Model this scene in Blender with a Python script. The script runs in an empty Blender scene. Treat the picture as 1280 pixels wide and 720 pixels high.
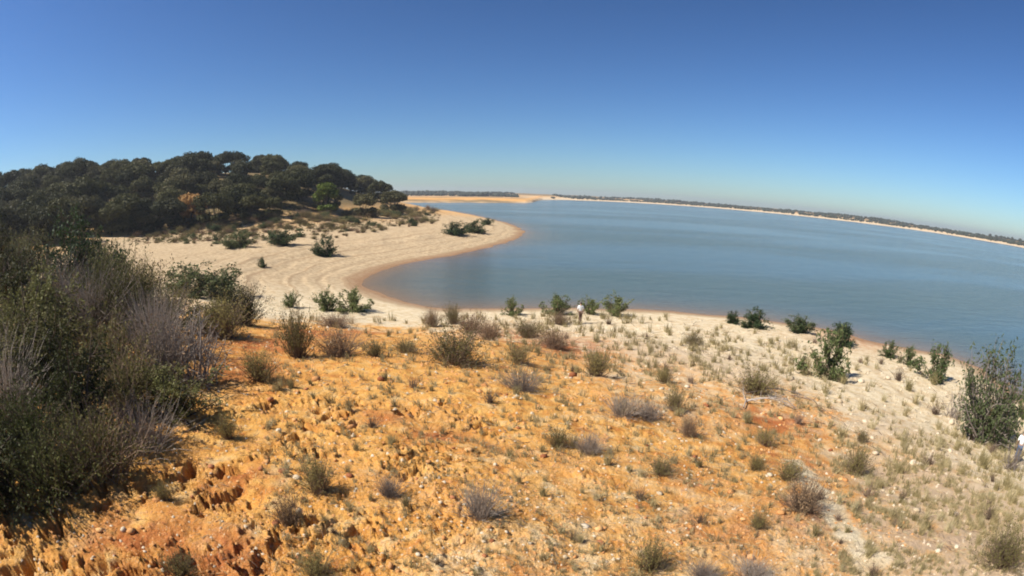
import bpy, math
import numpy as np
from mathutils import Matrix, Vector

# ------------------------------------------------------------------ camera, light, exposure
F_PX, PITCH, ROLL, CAM_H = 675.0, math.radians(10.0), math.radians(1.5), 12.0
HAZE = 0.00018
SUN_AZ = np.array((-0.945, -0.326)); SUN_EL = math.radians(47.0)
SUN_STRENGTH, SKY_STRENGTH, EXPOSURE = 5.0, 0.072, 0.72

sc = bpy.context.scene
col = sc.collection
cam = bpy.data.cameras.new('camera')
cam.type = 'PANO'
pano = cam.cycles if hasattr(cam, 'cycles') and hasattr(cam.cycles, 'panorama_type') else cam
pano.panorama_type = 'FISHEYE_EQUISOLID'
pano.fisheye_lens = F_PX * 36.0 / 1280.0
pano.fisheye_fov = math.radians(180)
cam.sensor_width = 36.0; cam.sensor_fit = 'HORIZONTAL'
cam.clip_start = 0.1; cam.clip_end = 20000
camo = bpy.data.objects.new('camera', cam); col.objects.link(camo)
camo.matrix_world = Matrix.Translation((0, 0, CAM_H)) @ Matrix.Rotation(math.radians(90) - PITCH, 4, 'X') @ Matrix.Rotation(ROLL, 4, 'Z')
sc.camera = camo

w = bpy.data.worlds.new('World'); sc.world = w; w.use_nodes = True
nt = w.node_tree; bg = nt.nodes['Background']
sky = nt.nodes.new('ShaderNodeTexSky'); sky.sky_type = 'NISHITA'; sky.sun_disc = False
sky.sun_elevation = SUN_EL
sky.sun_rotation = math.atan2(SUN_AZ[0], SUN_AZ[1])
sky.altitude = 200; sky.air_density = 1.0; sky.dust_density = 0.25; sky.ozone_density = 3.0
hs = nt.nodes.new('ShaderNodeHueSaturation'); hs.inputs['Saturation'].default_value = 1.0
tint = nt.nodes.new('ShaderNodeMix'); tint.data_type = 'RGBA'; tint.blend_type = 'MULTIPLY'; tint.inputs[0].default_value = 1.0; tint.inputs[7].default_value = (.077, .0935, .110, 1)
nt.links.new(sky.outputs[0], tint.inputs[6]); 
gm = nt.nodes.new('ShaderNodeGamma'); gm.inputs[1].default_value = 1.30
up = nt.nodes.new('ShaderNodeMix'); up.data_type = 'RGBA'; up.blend_type = 'MULTIPLY'; up.inputs[0].default_value = 1.0; up.inputs[7].default_value = (9.5, 9.5, 9.5, 1)
nt.links.new(tint.outputs[2], gm.inputs[0]); nt.links.new(gm.outputs[0], up.inputs[6]); nt.links.new(up.outputs[2], hs.inputs['Color']); nt.links.new(hs.outputs[0], bg.inputs[0]); bg.inputs[1].default_value = SKY_STRENGTH
sl = bpy.data.lights.new('sun', 'SUN'); sl.energy = SUN_STRENGTH; sl.angle = math.radians(0.55); sl.color = (1.0, 0.95, 0.86)
so = bpy.data.objects.new('sun', sl); col.objects.link(so)
h = SUN_AZ / np.linalg.norm(SUN_AZ)
sdir = Vector((h[0]*math.cos(SUN_EL), h[1]*math.cos(SUN_EL), math.sin(SUN_EL)))
so.rotation_euler = sdir.to_track_quat('Z', 'Y').to_euler()
so.location = sdir * 200
vs = sc.view_settings
vs.view_transform = 'Standard'; vs.look = 'None'; vs.gamma = 1.0; vs.use_curve_mapping = False; vs.exposure = EXPOSURE
sc.cycles.max_bounces = 6; sc.cycles.transparent_max_bounces = 4
sc.cycles.use_denoising = True
sc.cycles.filter_width = 1.9

# ------------------------------------------------------------------ maths helpers
rng = np.random.default_rng(11)

def ray(px, py):
    dx = np.asarray(px, float) - 640.; dy = -(np.asarray(py, float) - 360.)
    c, s = math.cos(ROLL), math.sin(ROLL)
    dx, dy = c*dx - s*dy, s*dx + c*dy
    r = np.hypot(dx, dy); th = 2*np.arcsin(np.clip(r/(2*F_PX), 0, 1)); k = np.sin(th)/np.maximum(r, 1e-9)
    X, Z, Y = dx*k, dy*k, np.cos(th)
    c, s = math.cos(PITCH), math.sin(PITCH)
    return np.stack((X, Y*c + Z*s, -Y*s + Z*c), -1)

def on_plane(px, py, z):
    d = ray(px, py); t = (z - CAM_H)/d[..., 2]
    return d[..., 0]*t, d[..., 1]*t

def _hash(ix, iy, seed):
    n = (ix.astype(np.int64)*374761393 + iy.astype(np.int64)*668265263 + seed*1442695041) & 0xFFFFFFFF
    n = ((n ^ (n >> 13))*1274126177) & 0xFFFFFFFF
    n = n ^ (n >> 16)
    return (n & 0xFFFFFF)/float(0xFFFFFF)

def vnoise(x, y, seed=0):
    x0 = np.floor(x); y0 = np.floor(y); fx = x-x0; fy = y-y0
    fx = fx*fx*fx*(fx*(fx*6-15)+10); fy = fy*fy*fy*(fy*(fy*6-15)+10)
    ang = lambda i, j: _hash(x0+i, y0+j, seed)*2*np.pi
    def g(i, j, dx, dy):
        a = ang(i, j); return np.cos(a)*dx + np.sin(a)*dy
    ux = x-x0; uy = y-y0
    a = g(0, 0, ux, uy); b = g(1, 0, ux-1, uy); c = g(0, 1, ux, uy-1); d = g(1, 1, ux-1, uy-1)
    return ((a*(1-fx)+b*fx)*(1-fy) + (c*(1-fx)+d*fx)*fy)*1.4

def fbm(x, y, seed=0, oct=4, gain=.5):
    v = 0; a = 1.0; f = 1.0
    for o in range(oct):
        v = v + a*vnoise(x*f+o*17.3, y*f-o*9.1, seed+o); a *= gain; f *= 2.03
    return v

def sstep(a, b, x):
    t = np.clip((x-a)/(b-a), 0, 1); return t*t*(3-2*t)

# ------------------------------------------------------------------ the lie of the land
# (pixel x, pixel y, height above water, pale sand 0..1, erosion 0..1): a survey of the ground
SURVEY = [
 (0,719,6.0,.15,1),(200,719,6.1,.0,1),(320,719,6.1,.05,.8),(640,719,6.1,.4,.6),(820,719,5.8,.3,.5),(960,719,5.5,.25,.25),(1120,719,5.3,.6,.2),(1279,719,5.1,.75,.2),
 (0,640,6.2,.1,1),(160,600,6.0,.05,1),(320,600,5.9,.0,1),(480,600,5.9,.1,.8),(640,600,5.8,.2,.65),(760,610,5.4,.25,.6),(900,600,4.8,.2,.5),(1000,600,4.6,.1,.3),(1060,620,4.4,.5,.2),(1150,620,4.1,.75,.2),(1279,640,3.7,.8,.2),
 (100,480,6.0,.2,.6),(250,480,5.6,.1,.7),(300,520,5.6,.0,.9),(400,520,5.4,.0,.9),(480,530,5.4,.0,1),(560,500,5.1,.05,.7),(640,530,5.1,.1,.8),(700,500,4.5,.1,.5),(850,500,3.8,.35,.4),(850,540,4.2,.15,.4),(1000,520,3.0,.35,.3),(960,550,3.7,.0,.3),(1100,520,2.3,.85,.2),(1200,560,2.0,.85,.1),(1279,580,1.5,.95,.1),
 (80,400,5.8,.3,.4),(200,400,5.3,.3,.4),(330,430,4.9,.0,.3),(400,470,5.0,.0,.3),(450,450,4.8,.0,.25),(520,465,4.8,.0,.15),(450,397,4.3,.0,.4),(380,402,4.4,.0,.4),(500,396,4.0,.0,.4),(470,383,.9,1,0),(560,390,.9,1,0),(560,450,4.4,.0,.2),(560,400,3.4,.1,.4),(640,440,3.5,.05,.4),(640,408,2.3,.6,.3),(700,420,2.4,.6,.3),(700,445,3.1,.05,.3),
 (725,404,1.2,1,.2),(800,430,2.4,.85,.3),(800,470,3.3,.5,.4),(900,440,2.1,.95,.3),(1000,450,1.6,1,.2),(1040,468,1.5,1,.1),(1130,490,1.3,1,.1),(1220,545,1.3,.95,.1),
 (250,372,2.0,1,0),(330,385,1.4,1,0),(200,330,2.6,1,0),(300,330,2.0,1,0),(400,330,1.4,1,0),(408,320,1.6,1,0),(500,300,1.7,1,0),(580,290,1.5,1,0),(170,300,3.2,1,0),
 (300,300,2.6,1,0),(450,285,2.6,1,0),(200,285,3.9,.8,0),(350,275,4.3,.6,0),(480,268,3.6,.8,0),(545,272,1.9,1,0),(610,279,1.2,1,0)]
POLAR = [  # distance, azimuth deg, height, pale, erosion
 (230,-25,19,.3,0),(230,-35,20,.3,0),(220,-45,18.5,.3,0),(210,-56,17,.3,0),(200,-65,17,.3,0),(205,-19,6.5,.3,0),(240,-19,13,.3,0),(290,-20,17,.3,0),(280,-17,12.5,.4,0),(330,-16,12,.4,0),(230,-14.6,5.2,.5,0),(262,-14.4,7.5,.4,0),(310,-14,8,.5,0),(150,-50,5,.4,0),(150,-60,6,.3,0),(140,-72,6,.3,0),
 (420,-30,20,.3,0),(420,-50,18,.3,0),(380,-15,6,.4,0),(60,-52,3.6,.5,0),(48,-36,3.2,.6,0),(60,-68,4.5,.3,.2),(40,-68,5.4,.2,.2),(20,-75,6.2,.1,.5),(90,-55,3.6,.9,0),(90,-70,5,.5,0),
 (5,0,6.2,.2,.5),(5,70,5.6,.4,.3),(5,-70,6.2,.1,.7),(3,0,6.2,.2,.5),(12,75,4.8,.7,.2),(25,75,3.0,.8,.1),(45,75,1.5,1,.1),
 (60,10,1,1,0),(60,40,1,1,0),(200,0,1.5,1,0),(900,-60,16,.3,0),(900,-20,10,.3,0)]
_cx, _cy, _cz, _cp, _ce = [], [], [], [], []
for px, py, z, p, e in SURVEY:
    x, y = on_plane(px, py, z); _cx.append(float(x)); _cy.append(float(y)); _cz.append(z); _cp.append(p); _ce.append(e)
for d, a, z, p, e in POLAR:
    _cx.append(d*math.sin(math.radians(a))); _cy.append(d*math.cos(math.radians(a))); _cz.append(z); _cp.append(p); _ce.append(e)
_cx, _cy, _cz, _cp, _ce = map(np.array, (_cx, _cy, _cz, _cp, _ce))
AZ_S = 1.25
def logpol(x, y):
    d = np.maximum(np.hypot(x, y), 2.0)
    return np.log(d), np.arctan2(x, y)*AZ_S
_cu, _cv = logpol(_cx, _cy)
def _phi(r2): return np.sqrt(r2 + 0.12**2)
_A = _phi((_cu[:, None]-_cu)**2 + (_cv[:, None]-_cv)**2)
_n = len(_cu)
_M = np.zeros((_n+1, _n+1)); _M[:_n, :_n] = _A - np.eye(_n)*0.01; _M[_n, :_n] = 1; _M[:_n, _n] = 1
_W = np.linalg.solve(_M, np.append(_cz, 0))

def survey(x, y):
    """height, pale, erosion interpolated from the survey points"""
    sh = x.shape; x = x.ravel(); y = y.ravel()
    Z = np.empty_like(x); P = np.empty_like(x); E = np.empty_like(x)
    u, v = logpol(x, y)
    pu = u + .10*fbm(x*.35, y*.35, 5, 3) ; pv = v + .10*fbm(x*.35+40, y*.35, 6, 3)
    for i in range(0, len(x), 60000):
        s = slice(i, i+60000)
        r2 = (u[s, None]-_cu)**2 + (v[s, None]-_cv)**2
        Z[s] = _phi(r2) @ _W[:_n] + _W[_n]
        r2 = (pu[s, None]-_cu)**2 + (pv[s, None]-_cv)**2
        wgt = 1/(r2 + .002)**1.8
        ws = wgt.sum(1); P[s] = (wgt @ _cp)/ws; E[s] = (wgt @ _ce)/ws
    a = np.abs(np.degrees(np.arctan2(x, y)))
    b = sstep(85, 110, a); Z = Z*(1-b) + 5.2*b; P = P*(1-b) + .4*b; E = E*(1-b) + .3*b
    return Z.reshape(sh), P.reshape(sh), E.reshape(sh)

_shore_px = [(1279,500),(1230,462),(1180,443),(1130,434),(1090,427),(1040,413),(1000,406),(960,400),(920,396),(880,393),(840,389),(800,387),(760,386),(720,385),(680,385),(640,385),(600,386),(560,386),(530,382),(505,376),(480,370),(462,363),(451,356),(452,349),(470,340),(495,333),(520,327),(560,320),(600,312),(630,304),(650,297),(656,291),(650,285),(636,279)]
_sx, _sy = on_plane(np.array([p[0] for p in _shore_px]), np.array([p[1] for p in _shore_px]), 0.0)
SHORE = [(45., -6000.), (46., -30.), (45.5, 8.)] + list(zip(_sx.tolist(), _sy.tolist())) + [(-9., 246.), (-24., 300.), (-48., 372.), (-90., 430.), (-170., 480.), (-400., 560.), (-1500., 900.), (-6500., 1500.), (-6500., -6000.)]
SHORE = np.array(SHORE)
def shore_dist(x, y):
    sh = x.shape; x = x.ravel(); y = y.ravel()
    best = np.full(x.shape, 1e18); inside = np.zeros(x.shape, bool)
    n = len(SHORE)
    for i in range(n):
        ax, ay = SHORE[i]; bx, by = SHORE[(i+1) % n]
        ex, ey = bx-ax, by-ay
        t = np.clip(((x-ax)*ex + (y-ay)*ey)/(ex*ex+ey*ey), 0, 1)
        best = np.minimum(best, (x-ax-t*ex)**2 + (y-ay-t*ey)**2)
        if ay != by:
            c = (ay > y) != (by > y)
            inside ^= c & (x < ex*(y-ay)/ey + ax)
    d = np.sqrt(best)
    return np.where(inside, d, -d).reshape(sh)

FAR = np.array([(-90,900),(-40,700),(-16,640),(-10,640),(-6,660),(-2,690),(1.2,720),(2.0,800),(3.0,1250),(6,1500),(12,1650),(20,1650),(27,1560),(33,1500),(40,1440),(46,1420),(52,1330),(60,1280),(80,1150),(100,1000)], float)
def land(x, y):
    """returns height, pale, erosion, shore distance, far-land flag"""
    Z, P, E = survey(x, y)
    s = shore_dist(x, y)
    s = s + .5*fbm(x*.12, y*.12, 31, 3)*np.clip(np.hypot(x, y)/60, .3, 2)
    beach = np.where(s > 0, .085*s + .009*np.maximum(s-12, 0)**2, .11*s)
    beach = np.maximum(beach, -4)
    k = 5.0
    m = np.minimum(Z, beach); zn = m - np.log1p(np.exp(-k*np.abs(Z-beach)))/k*np.clip(s/6, 0, 1)
    # strand lines left by the falling water
    t = s/2.6 + .25*fbm(x*.1, y*.1, 77, 2)
    saw = (t-np.floor(t)); saw = np.where(saw < .8, saw/.8, (1-saw)/.2)
    zn = zn + (.16*(saw-.5))*sstep(1, 4, s)*sstep(40, 18, s)*sstep(55, 75, np.hypot(x, y))
    # far country
    d = np.hypot(x, y); a = np.degrees(np.arctan2(x, y))
    rs = np.interp(a, FAR[:, 0], FAR[:, 1]) + 25*fbm(a*.5, a*0+3, 51, 4)
    q = d - rs
    flat = sstep(3.5, 1, a)
    zf = np.where(q > 0, np.minimum(q*.05, 3.2), np.maximum(q*.05, -5))
    rise = sstep(40, 420, q)*(1-flat) + sstep(450, 1100, q)*flat
    zf = zf + rise*(8 + 5*fbm(x*.002, y*.002, 61, 3)) + np.where(q > 0, 1, 0)*.6*fbm(x*.01, y*.01, 62, 3)
    far = (zf > zn) & (d > 450)
    z = np.where(d > 450, np.maximum(zn, zf), zn)
    P = np.where(far, .72-.5*rise - .55*flat*sstep(10, 60, q)*sstep(700, 300, q), P)
    return z, P, np.where(d > 120, 0, E), s, far

_tx, _ty = on_plane(np.array([1000, 1016, 1034, 1054, 1080]), np.array([555, 600, 640, 680, 725]), 4.7)
def track_dist(x, y):
    d = np.full(np.shape(x), 1e9)
    for i in range(4):
        ex, ey = _tx[i+1]-_tx[i], _ty[i+1]-_ty[i]; t = np.clip(((x-_tx[i])*ex + (y-_ty[i])*ey)/(ex*ex+ey*ey), 0, 1)
        d = np.minimum(d, np.hypot(x-_tx[i]-t*ex, y-_ty[i]-t*ey))
    return d

def ground(x, y, detail=True):
    x = np.asarray(x, float); y = np.asarray(y, float)
    z, P, E, s, far = land(x, y)
    d = np.hypot(x, y)
    if detail:
        z = z + np.where(d < 400, .22*fbm(x*.13, y*.13, 1, 3)*sstep(2, 14, s), 0)
        nearf = sstep(75, 40, d)*sstep(1.5, 6, s)
        # lumpy, gullied clay
        wx = x + .35*vnoise(x*.9, y*.9, 21); wy = y + .35*vnoise(x*.9+7, y*.9, 22)
        n1 = fbm(wx*1.1, wy*1.1, 23, 3); n2 = fbm(wx*1.9, wy*2.3, 24, 3, .55); n3 = fbm(wx*5.2, wy*5.2, 27, 2)
        pit = sstep(.30, .37, n1)*.34 + sstep(.30, .37, n2)*.30
        patch = np.clip(.45 + 1.5*fbm(x*.33, y*.33, 38, 3), .12, 1.25); E0 = E; E = E*patch
        strong = sstep(.6, 1.0, E0)*np.clip(patch*1.25, 0, 1.2)
        z = z + nearf*(-pit*(.15*E + 1.0*strong) + (.10*n2 + .065*n3)*(.25+.85*E) + .06*vnoise(x*1.3, y*1.3, 25) - .06*sstep(.18, .34, n3)*(.3+E)
                       - .22*strong*sstep(.06, .0, np.abs(fbm(wx*.4, wy*.4, 29, 3))))
        z = z + nearf*(.022*fbm(x*9, y*9, 35, 2) - .03*sstep(.2, .4, vnoise(x*6.5, y*6.5, 36)))*(.4+.6*E)*sstep(.95, .5, P)
        rid = 1-np.abs(vnoise(wx*3.1, wy*3.1, 33)); z = z + nearf*.05*E*(rid**4); E = E0
    return z, P, E, s

def place(px, py):
    """where the sight line of a surveyed picture point meets the ground"""
    d = ray(px, py)
    t = np.exp(np.linspace(math.log(4), math.log(900), 700))
    P = d[None, :]*t[:, None]; P[:, 2] += CAM_H
    z = ground(P[:, 0], P[:, 1])[0]
    hit = np.nonzero(P[:, 2] < np.maximum(z, 0))[0]
    i = hit[0] if len(hit) else len(t)-1
    lo, hi = t[max(i-1, 0)], t[i]
    tt = np.linspace(lo, hi, 24); Q = d[None, :]*tt[:, None]; Q[:, 2] += CAM_H
    zz = ground(Q[:, 0], Q[:, 1])[0]; j = np.nonzero(Q[:, 2] < np.maximum(zz, 0))[0]; j = j[0] if len(j) else -1
    return float(Q[j, 0]), float(Q[j, 1]), float(zz[j]), float(tt[j])/F_PX   # x, y, z, metres per pixel

# ------------------------------------------------------------------ mesh helpers
def mesh_np(name, V, Fc, smooth=False, mats=(), mat_idx=None):
    V = np.ascontiguousarray(V, np.float32); Fc = np.ascontiguousarray(Fc, np.int32)
    me = bpy.data.meshes.new(name)
    nf, k = Fc.shape
    me.vertices.add(len(V)); me.vertices.foreach_set('co', V.ravel())
    me.loops.add(nf*k); me.loops.foreach_set('vertex_index', Fc.ravel())
    me.polygons.add(nf); me.polygons.foreach_set('loop_start', np.arange(0, nf*k, k, dtype=np.int32))
    try: me.polygons.foreach_set('loop_total', np.full(nf, k, np.int32))
    except Exception: pass
    if smooth: me.polygons.foreach_set('use_smooth', np.ones(nf, bool))
    for m in mats: me.materials.append(m)
    if mat_idx is not None: me.polygons.foreach_set('material_index', np.asarray(mat_idx, np.int32))
    me.update(); me.validate()
    return me

def attr(me, name, data):
    a = me.attributes.new(name, 'FLOAT', 'POINT'); a.data.foreach_set('value', np.ascontiguousarray(data, np.float32))

def link(name, me, parent=None, loc=None, rz=0, scale=None):
    o = bpy.data.objects.new(name, me); col.objects.link(o)
    if parent is not None: o.parent = parent
    if loc is not None: o.location = loc
    if rz: o.rotation_euler = (0, 0, rz)
    if scale is not None: o.scale = scale if hasattr(scale, '__len__') else (scale,)*3
    return o

def tag(o, label=None, cat=None, group=None, kind=None):
    if label: o['label'] = label
    if cat: o['category'] = cat
    if group: o['group'] = group
    if kind: o['kind'] = kind
    return o

def tubes(paths, radii, sides=4):
    """paths: list of (k,3) arrays, radii: list of (k,) -> quads"""
    V, Fq = [], []; off = 0
    ang = np.arange(sides)*2*np.pi/sides
    for p, r in zip(paths, radii):
        p = np.asarray(p, float); k = len(p)
        t = np.gradient(p, axis=0); t /= np.linalg.norm(t, axis=1, keepdims=True)+1e-9
        ref = np.where(np.abs(t[:, 2:3]) > .9, np.array([[1., 0, 0]]), np.array([[0, 0, 1.]]))
        a = np.cross(t, ref); a /= np.linalg.norm(a, axis=1, keepdims=True)+1e-9
        b = np.cross(t, a)
        ring = p[:, None, :] + np.asarray(r)[:, None, None]*(a[:, None, :]*np.cos(ang)[None, :, None] + b[:, None, :]*np.sin(ang)[None, :, None])
        V.append(ring.reshape(-1, 3))
        for i in range(k-1):
            for j in range(sides):
                j2 = (j+1) % sides
                Fq.append((off+i*sides+j, off+i*sides+j2, off+(i+1)*sides+j2, off+(i+1)*sides+j))
        off += k*sides
    return np.concatenate(V), np.array(Fq)

def stems_batch(base, tip, bend, r0, segs=3, sides=3):
    """many tapering stems at once; base, tip, bend (n,3), r0 (n,)"""
    n = len(base); ts = np.linspace(0, 1, segs+1)
    P = base[:, None, :]*(1-ts)[None, :, None] + tip[:, None, :]*ts[None, :, None] + bend[:, None, :]*(ts*(1-ts)*4)[None, :, None]
    T = tip-base; T = T/(np.linalg.norm(T, axis=1, keepdims=True)+1e-9)
    ref = np.where(np.abs(T[:, 2:3]) > .95, np.array([[1., 0, 0]]), np.array([[0, 0, 1.]]))
    A = np.cross(T, ref); A /= np.linalg.norm(A, axis=1, keepdims=True)+1e-9
    B = np.cross(T, A)
    ang = np.arange(sides)*2*np.pi/sides
    R = r0[:, None]*(1-.8*ts)[None, :]
    ring = P[:, :, None, :] + R[:, :, None, None]*(A[:, None, None, :]*np.cos(ang)[None, None, :, None] + B[:, None, None, :]*np.sin(ang)[None, None, :, None])
    V = ring.reshape(-1, 3)
    i, j = np.meshgrid(np.arange(segs), np.arange(sides), indexing='ij'); i = i.ravel(); j = j.ravel(); j2 = (j+1) % sides
    q = np.stack((i*sides+j, i*sides+j2, (i+1)*sides+j2, (i+1)*sides+j), -1)
    Fq = (q[None] + (np.arange(n)*(segs+1)*sides)[:, None, None]).reshape(-1, 4)
    return V, Fq

def leaves(C, size, r, up=.3, aspect=.55, normal=None):
    """one bent leaf quad at each centre"""
    n = len(C)
    d = r.normal(size=(n, 3)); d[:, 2] += up; d /= np.linalg.norm(d, axis=1, keepdims=True)
    e = r.normal(size=(n, 3))
    if normal is not None:
        nn = normal + .55*r.normal(size=(n, 3)); nn /= np.linalg.norm(nn, axis=1, keepdims=True)
        d = d - nn*(d*nn).sum(1, keepdims=True); d /= np.linalg.norm(d, axis=1, keepdims=True)+1e-9
        e = np.cross(nn, d)
    else:
        e = np.cross(d, e)
    e /= np.linalg.norm(e, axis=1, keepdims=True)+1e-9
    s = (size*r.uniform(.55, 1.35, n))[:, None]
    V = np.stack((C - d*s*.5, C + e*s*.5*aspect, C + d*s*.5, C - e*s*.5*aspect), 1).reshape(-1, 3)
    Fq = np.arange(4*n).reshape(-1, 4)
    return V, Fq

def join(parts):
    V = []; Fq = []; off = 0
    for v, f in parts:
        V.append(v); Fq.append(f+off); off += len(v)
    return np.concatenate(V), np.concatenate(Fq)

# ------------------------------------------------------------------ materials
def new_mat(name):
    m = bpy.data.materials.new(name); m.use_nodes = True
    t = m.node_tree; return m, t, t.nodes['Principled BSDF'], t.links

class N:
    """small node helper"""
    def __init__(s, t): s.t = t
    def __call__(s, typ, **kw):
        n = s.t.nodes.new(typ)
        for k, v in kw.items():
            if k.startswith('in_'): n.inputs[int(k[3:])].default_value = v
            else: setattr(n, k, v)
        return n
    def noise(s, vec, scale, detail=4, rough=.55):
        n = s.t.nodes.new('ShaderNodeTexNoise'); n.inputs['Scale'].default_value = scale; n.inputs['Detail'].default_value = detail; n.inputs['Roughness'].default_value = rough
        s.t.links.new(vec, n.inputs['Vector']); return n.outputs['Fac']
    def ramp(s, fac, stops):
        n = s.t.nodes.new('ShaderNodeValToRGB'); e = n.color_ramp.elements
        while len(e) < len(stops): e.new(.5)
        for el, (p, c) in zip(e, stops): el.position = p; el.color = (*c, 1) if len(c) == 3 else c
        s.t.links.new(fac, n.inputs[0]); return n.outputs[0]
    def mix(s, fac, a, b, blend='MIX'):
        n = s.t.nodes.new('ShaderNodeMix'); n.data_type = 'RGBA'; n.blend_type = blend
        for sock, v in ((n.inputs[0], fac), (n.inputs[6], a), (n.inputs[7], b)):
            if isinstance(v, (int, float)): sock.default_value = v
            elif isinstance(v, tuple): sock.default_value = (*v, 1)
            else: s.t.links.new(v, sock)
        return n.outputs[2]
    def math(s, op, a, b=0.0, c=None):
        n = s.t.nodes.new('ShaderNodeMath'); n.operation = op
        for i, v in enumerate((a, b, c)):
            if v is None: continue
            if isinstance(v, (int, float)): n.inputs[i].default_value = v
            else: s.t.links.new(v, n.inputs[i])
        return n.outputs[0]
    def attr(s, name):
        n = s.t.nodes.new('ShaderNodeAttribute'); n.attribute_name = name; return n.outputs['Fac']
    def band(s, v, a, b):
        n = s.t.nodes.new('ShaderNodeMapRange'); n.interpolation_type = 'SMOOTHSTEP'
        n.inputs[1].default_value = a; n.inputs[2].default_value = b
        s.t.links.new(v, n.inputs[0]); return n.outputs[0]

def ground_material():
    m, t, b, L = new_mat('clay_and_sand'); n = N(t)
    pos = t.nodes.new('ShaderNodeNewGeometry').outputs['Position']
    big = n.noise(pos, .35, 5); mid = n.noise(pos, 1.6, 5); fine = n.noise(pos, 9, 5, .65); grit = n.noise(pos, 30, 3, .7)
    orange = n.ramp(mid, [(.30, (.44, .17, .04)), (.42, (.60, .285, .065)), (.55, (.66, .355, .095)), (.66, (.64, .40, .155)), (.8, (.60, .43, .23))])
    orange = n.mix(n.band(big, .45, .7), orange, (.60, .285, .07))
    red = n.math('ADD', n.attr('red'), n.math('MULTIPLY', n.band(fine, .57, .72), .6))
    orange = n.mix(n.math('MINIMUM', red, 1.0), orange, (.36, .115, .035))
    # pale grit lying on the clay
    orange = n.mix(n.math('MULTIPLY', n.band(grit, .56, .66), n.math('MULTIPLY', n.band(big, .3, .6), .75)), orange, (.62, .48, .32))
    orange = n.mix(n.math('MULTIPLY', n.band(grit, .42, .32), .45), orange, (.34, .14, .045))
    pale = n.ramp(mid, [(.25, (.48, .345, .20)), (.45, (.60, .475, .30)), (.62, (.66, .55, .375)), (.8, (.58, .43, .26))])
    pale = n.mix(n.math('MULTIPLY', n.band(fine, .56, .70), .45), pale, (.36, .27, .18))
    pale = n.mix(n.math('MULTIPLY', n.band(grit, .58, .68), .35), pale, (.30, .24, .17))
    pale = n.mix(n.math('MULTIPLY', n.attr('tan'), .95), pale, n.mix(n.band(n.math('ADD', mid, n.math('MULTIPLY', fine, .5)), .55, .95), (.34, .24, .135), (.53, .395, .24)))
    # strand lines follow the water's old edges
    sd = n.attr('shore')
    cv = t.nodes.new('ShaderNodeCombineXYZ'); L.new(n.math('ADD', n.math('MULTIPLY', sd, .55), n.math('MULTIPLY', big, .8)), cv.inputs[0])
    st = n.noise(cv.outputs[0], 1.0, 3)
    pale = n.mix(n.math('MULTIPLY', n.math('MULTIPLY', n.band(st, .5, .66), n.band(sd, 42, 26)), n.math('MULTIPLY_ADD', n.attr('tan'), .6, .3)), pale, (.33, .225, .125))
    pf = n.math('ADD', n.attr('pale'), n.math('ADD', n.math('MULTIPLY', n.math('SUBTRACT', fine, .5), .8), n.math('MULTIPLY', n.math('SUBTRACT', mid, .5), .9)))
    c = n.mix(n.band(pf, .05, .95), orange, pale)
    c = n.mix(n.math('MULTIPLY', n.attr('litter'), n.band(n.math('ADD', mid, n.math('MULTIPLY', fine, .6)), .55, .95)), c, n.mix(fine, (.41, .265, .155), (.56, .405, .27)))
    c = n.mix(n.math('MULTIPLY', n.attr('red'), n.band(fine, .3, .55)), c, (.40, .125, .035))
    # scrub soil under the woods
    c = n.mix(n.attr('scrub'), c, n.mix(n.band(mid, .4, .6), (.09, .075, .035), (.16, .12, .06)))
    wet = n.band(n.math('ADD', sd, n.math('MULTIPLY', big, 1.2)), 4.2, .8)
    c = n.mix(n.math('MULTIPLY', wet, .85), c, (.25, .135, .068))
    L.new(c, b.inputs['Base Color']); b.inputs['Roughness'].default_value = .95
    b.inputs['Specular IOR Level'].default_value = .15
    bp = t.nodes.new('ShaderNodeBump'); bp.inputs['Strength'].default_value = 1.0; bp.inputs['Distance'].default_value = .09
    hgt = n.math('ADD', fine, n.math('MULTIPLY', grit, .5)); L.new(hgt, bp.inputs['Height']); L.new(bp.outputs[0], b.inputs['Normal'])
    return m

def water_material():
    m, t, b, L = new_mat('lake_water'); n = N(t)
    pos = t.nodes.new('ShaderNodeNewGeometry').outputs['Position']
    sh = n.attr('shallow')
    big = n.noise(pos, .012, 4)
    c = n.mix(n.band(big, .35, .65), (.050, .085, .09), (.06, .095, .10))
    c = n.mix(sh, c, (.20, .12, .06))
    L.new(c, b.inputs['Base Color'])
    b.inputs['IOR'].default_value = 1.333; b.inputs['Roughness'].default_value = .12
    mp = t.nodes.new('ShaderNodeMapping'); mp.inputs['Scale'].default_value = (.6, 1.5, 1); mp.inputs['Rotation'].default_value = (0, 0, .35)
    L.new(pos, mp.inputs[0])
    wv = n.math('ADD', n.noise(mp.outputs[0], 1.3, 4, .6), n.math('MULTIPLY', n.noise(mp.outputs[0], .22, 3), 1.5))
    mp2 = t.nodes.new('ShaderNodeMapping'); mp2.inputs['Scale'].default_value = (.45, 1.4, 1); mp2.inputs['Rotation'].default_value = (0, 0, -.5); L.new(pos, mp2.inputs[0])
    calm = n.band(n.noise(mp2.outputs[0], .012, 4), .38, .60)
    bp = t.nodes.new('ShaderNodeBump'); bp.inputs['Distance'].default_value = .30
    L.new(n.math('ADD', n.math('MULTIPLY', calm, .75), .25), bp.inputs['Strength'])
    L.new(wv, bp.inputs['Height']); L.new(bp.outputs[0], b.inputs['Normal'])
    return m

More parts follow.
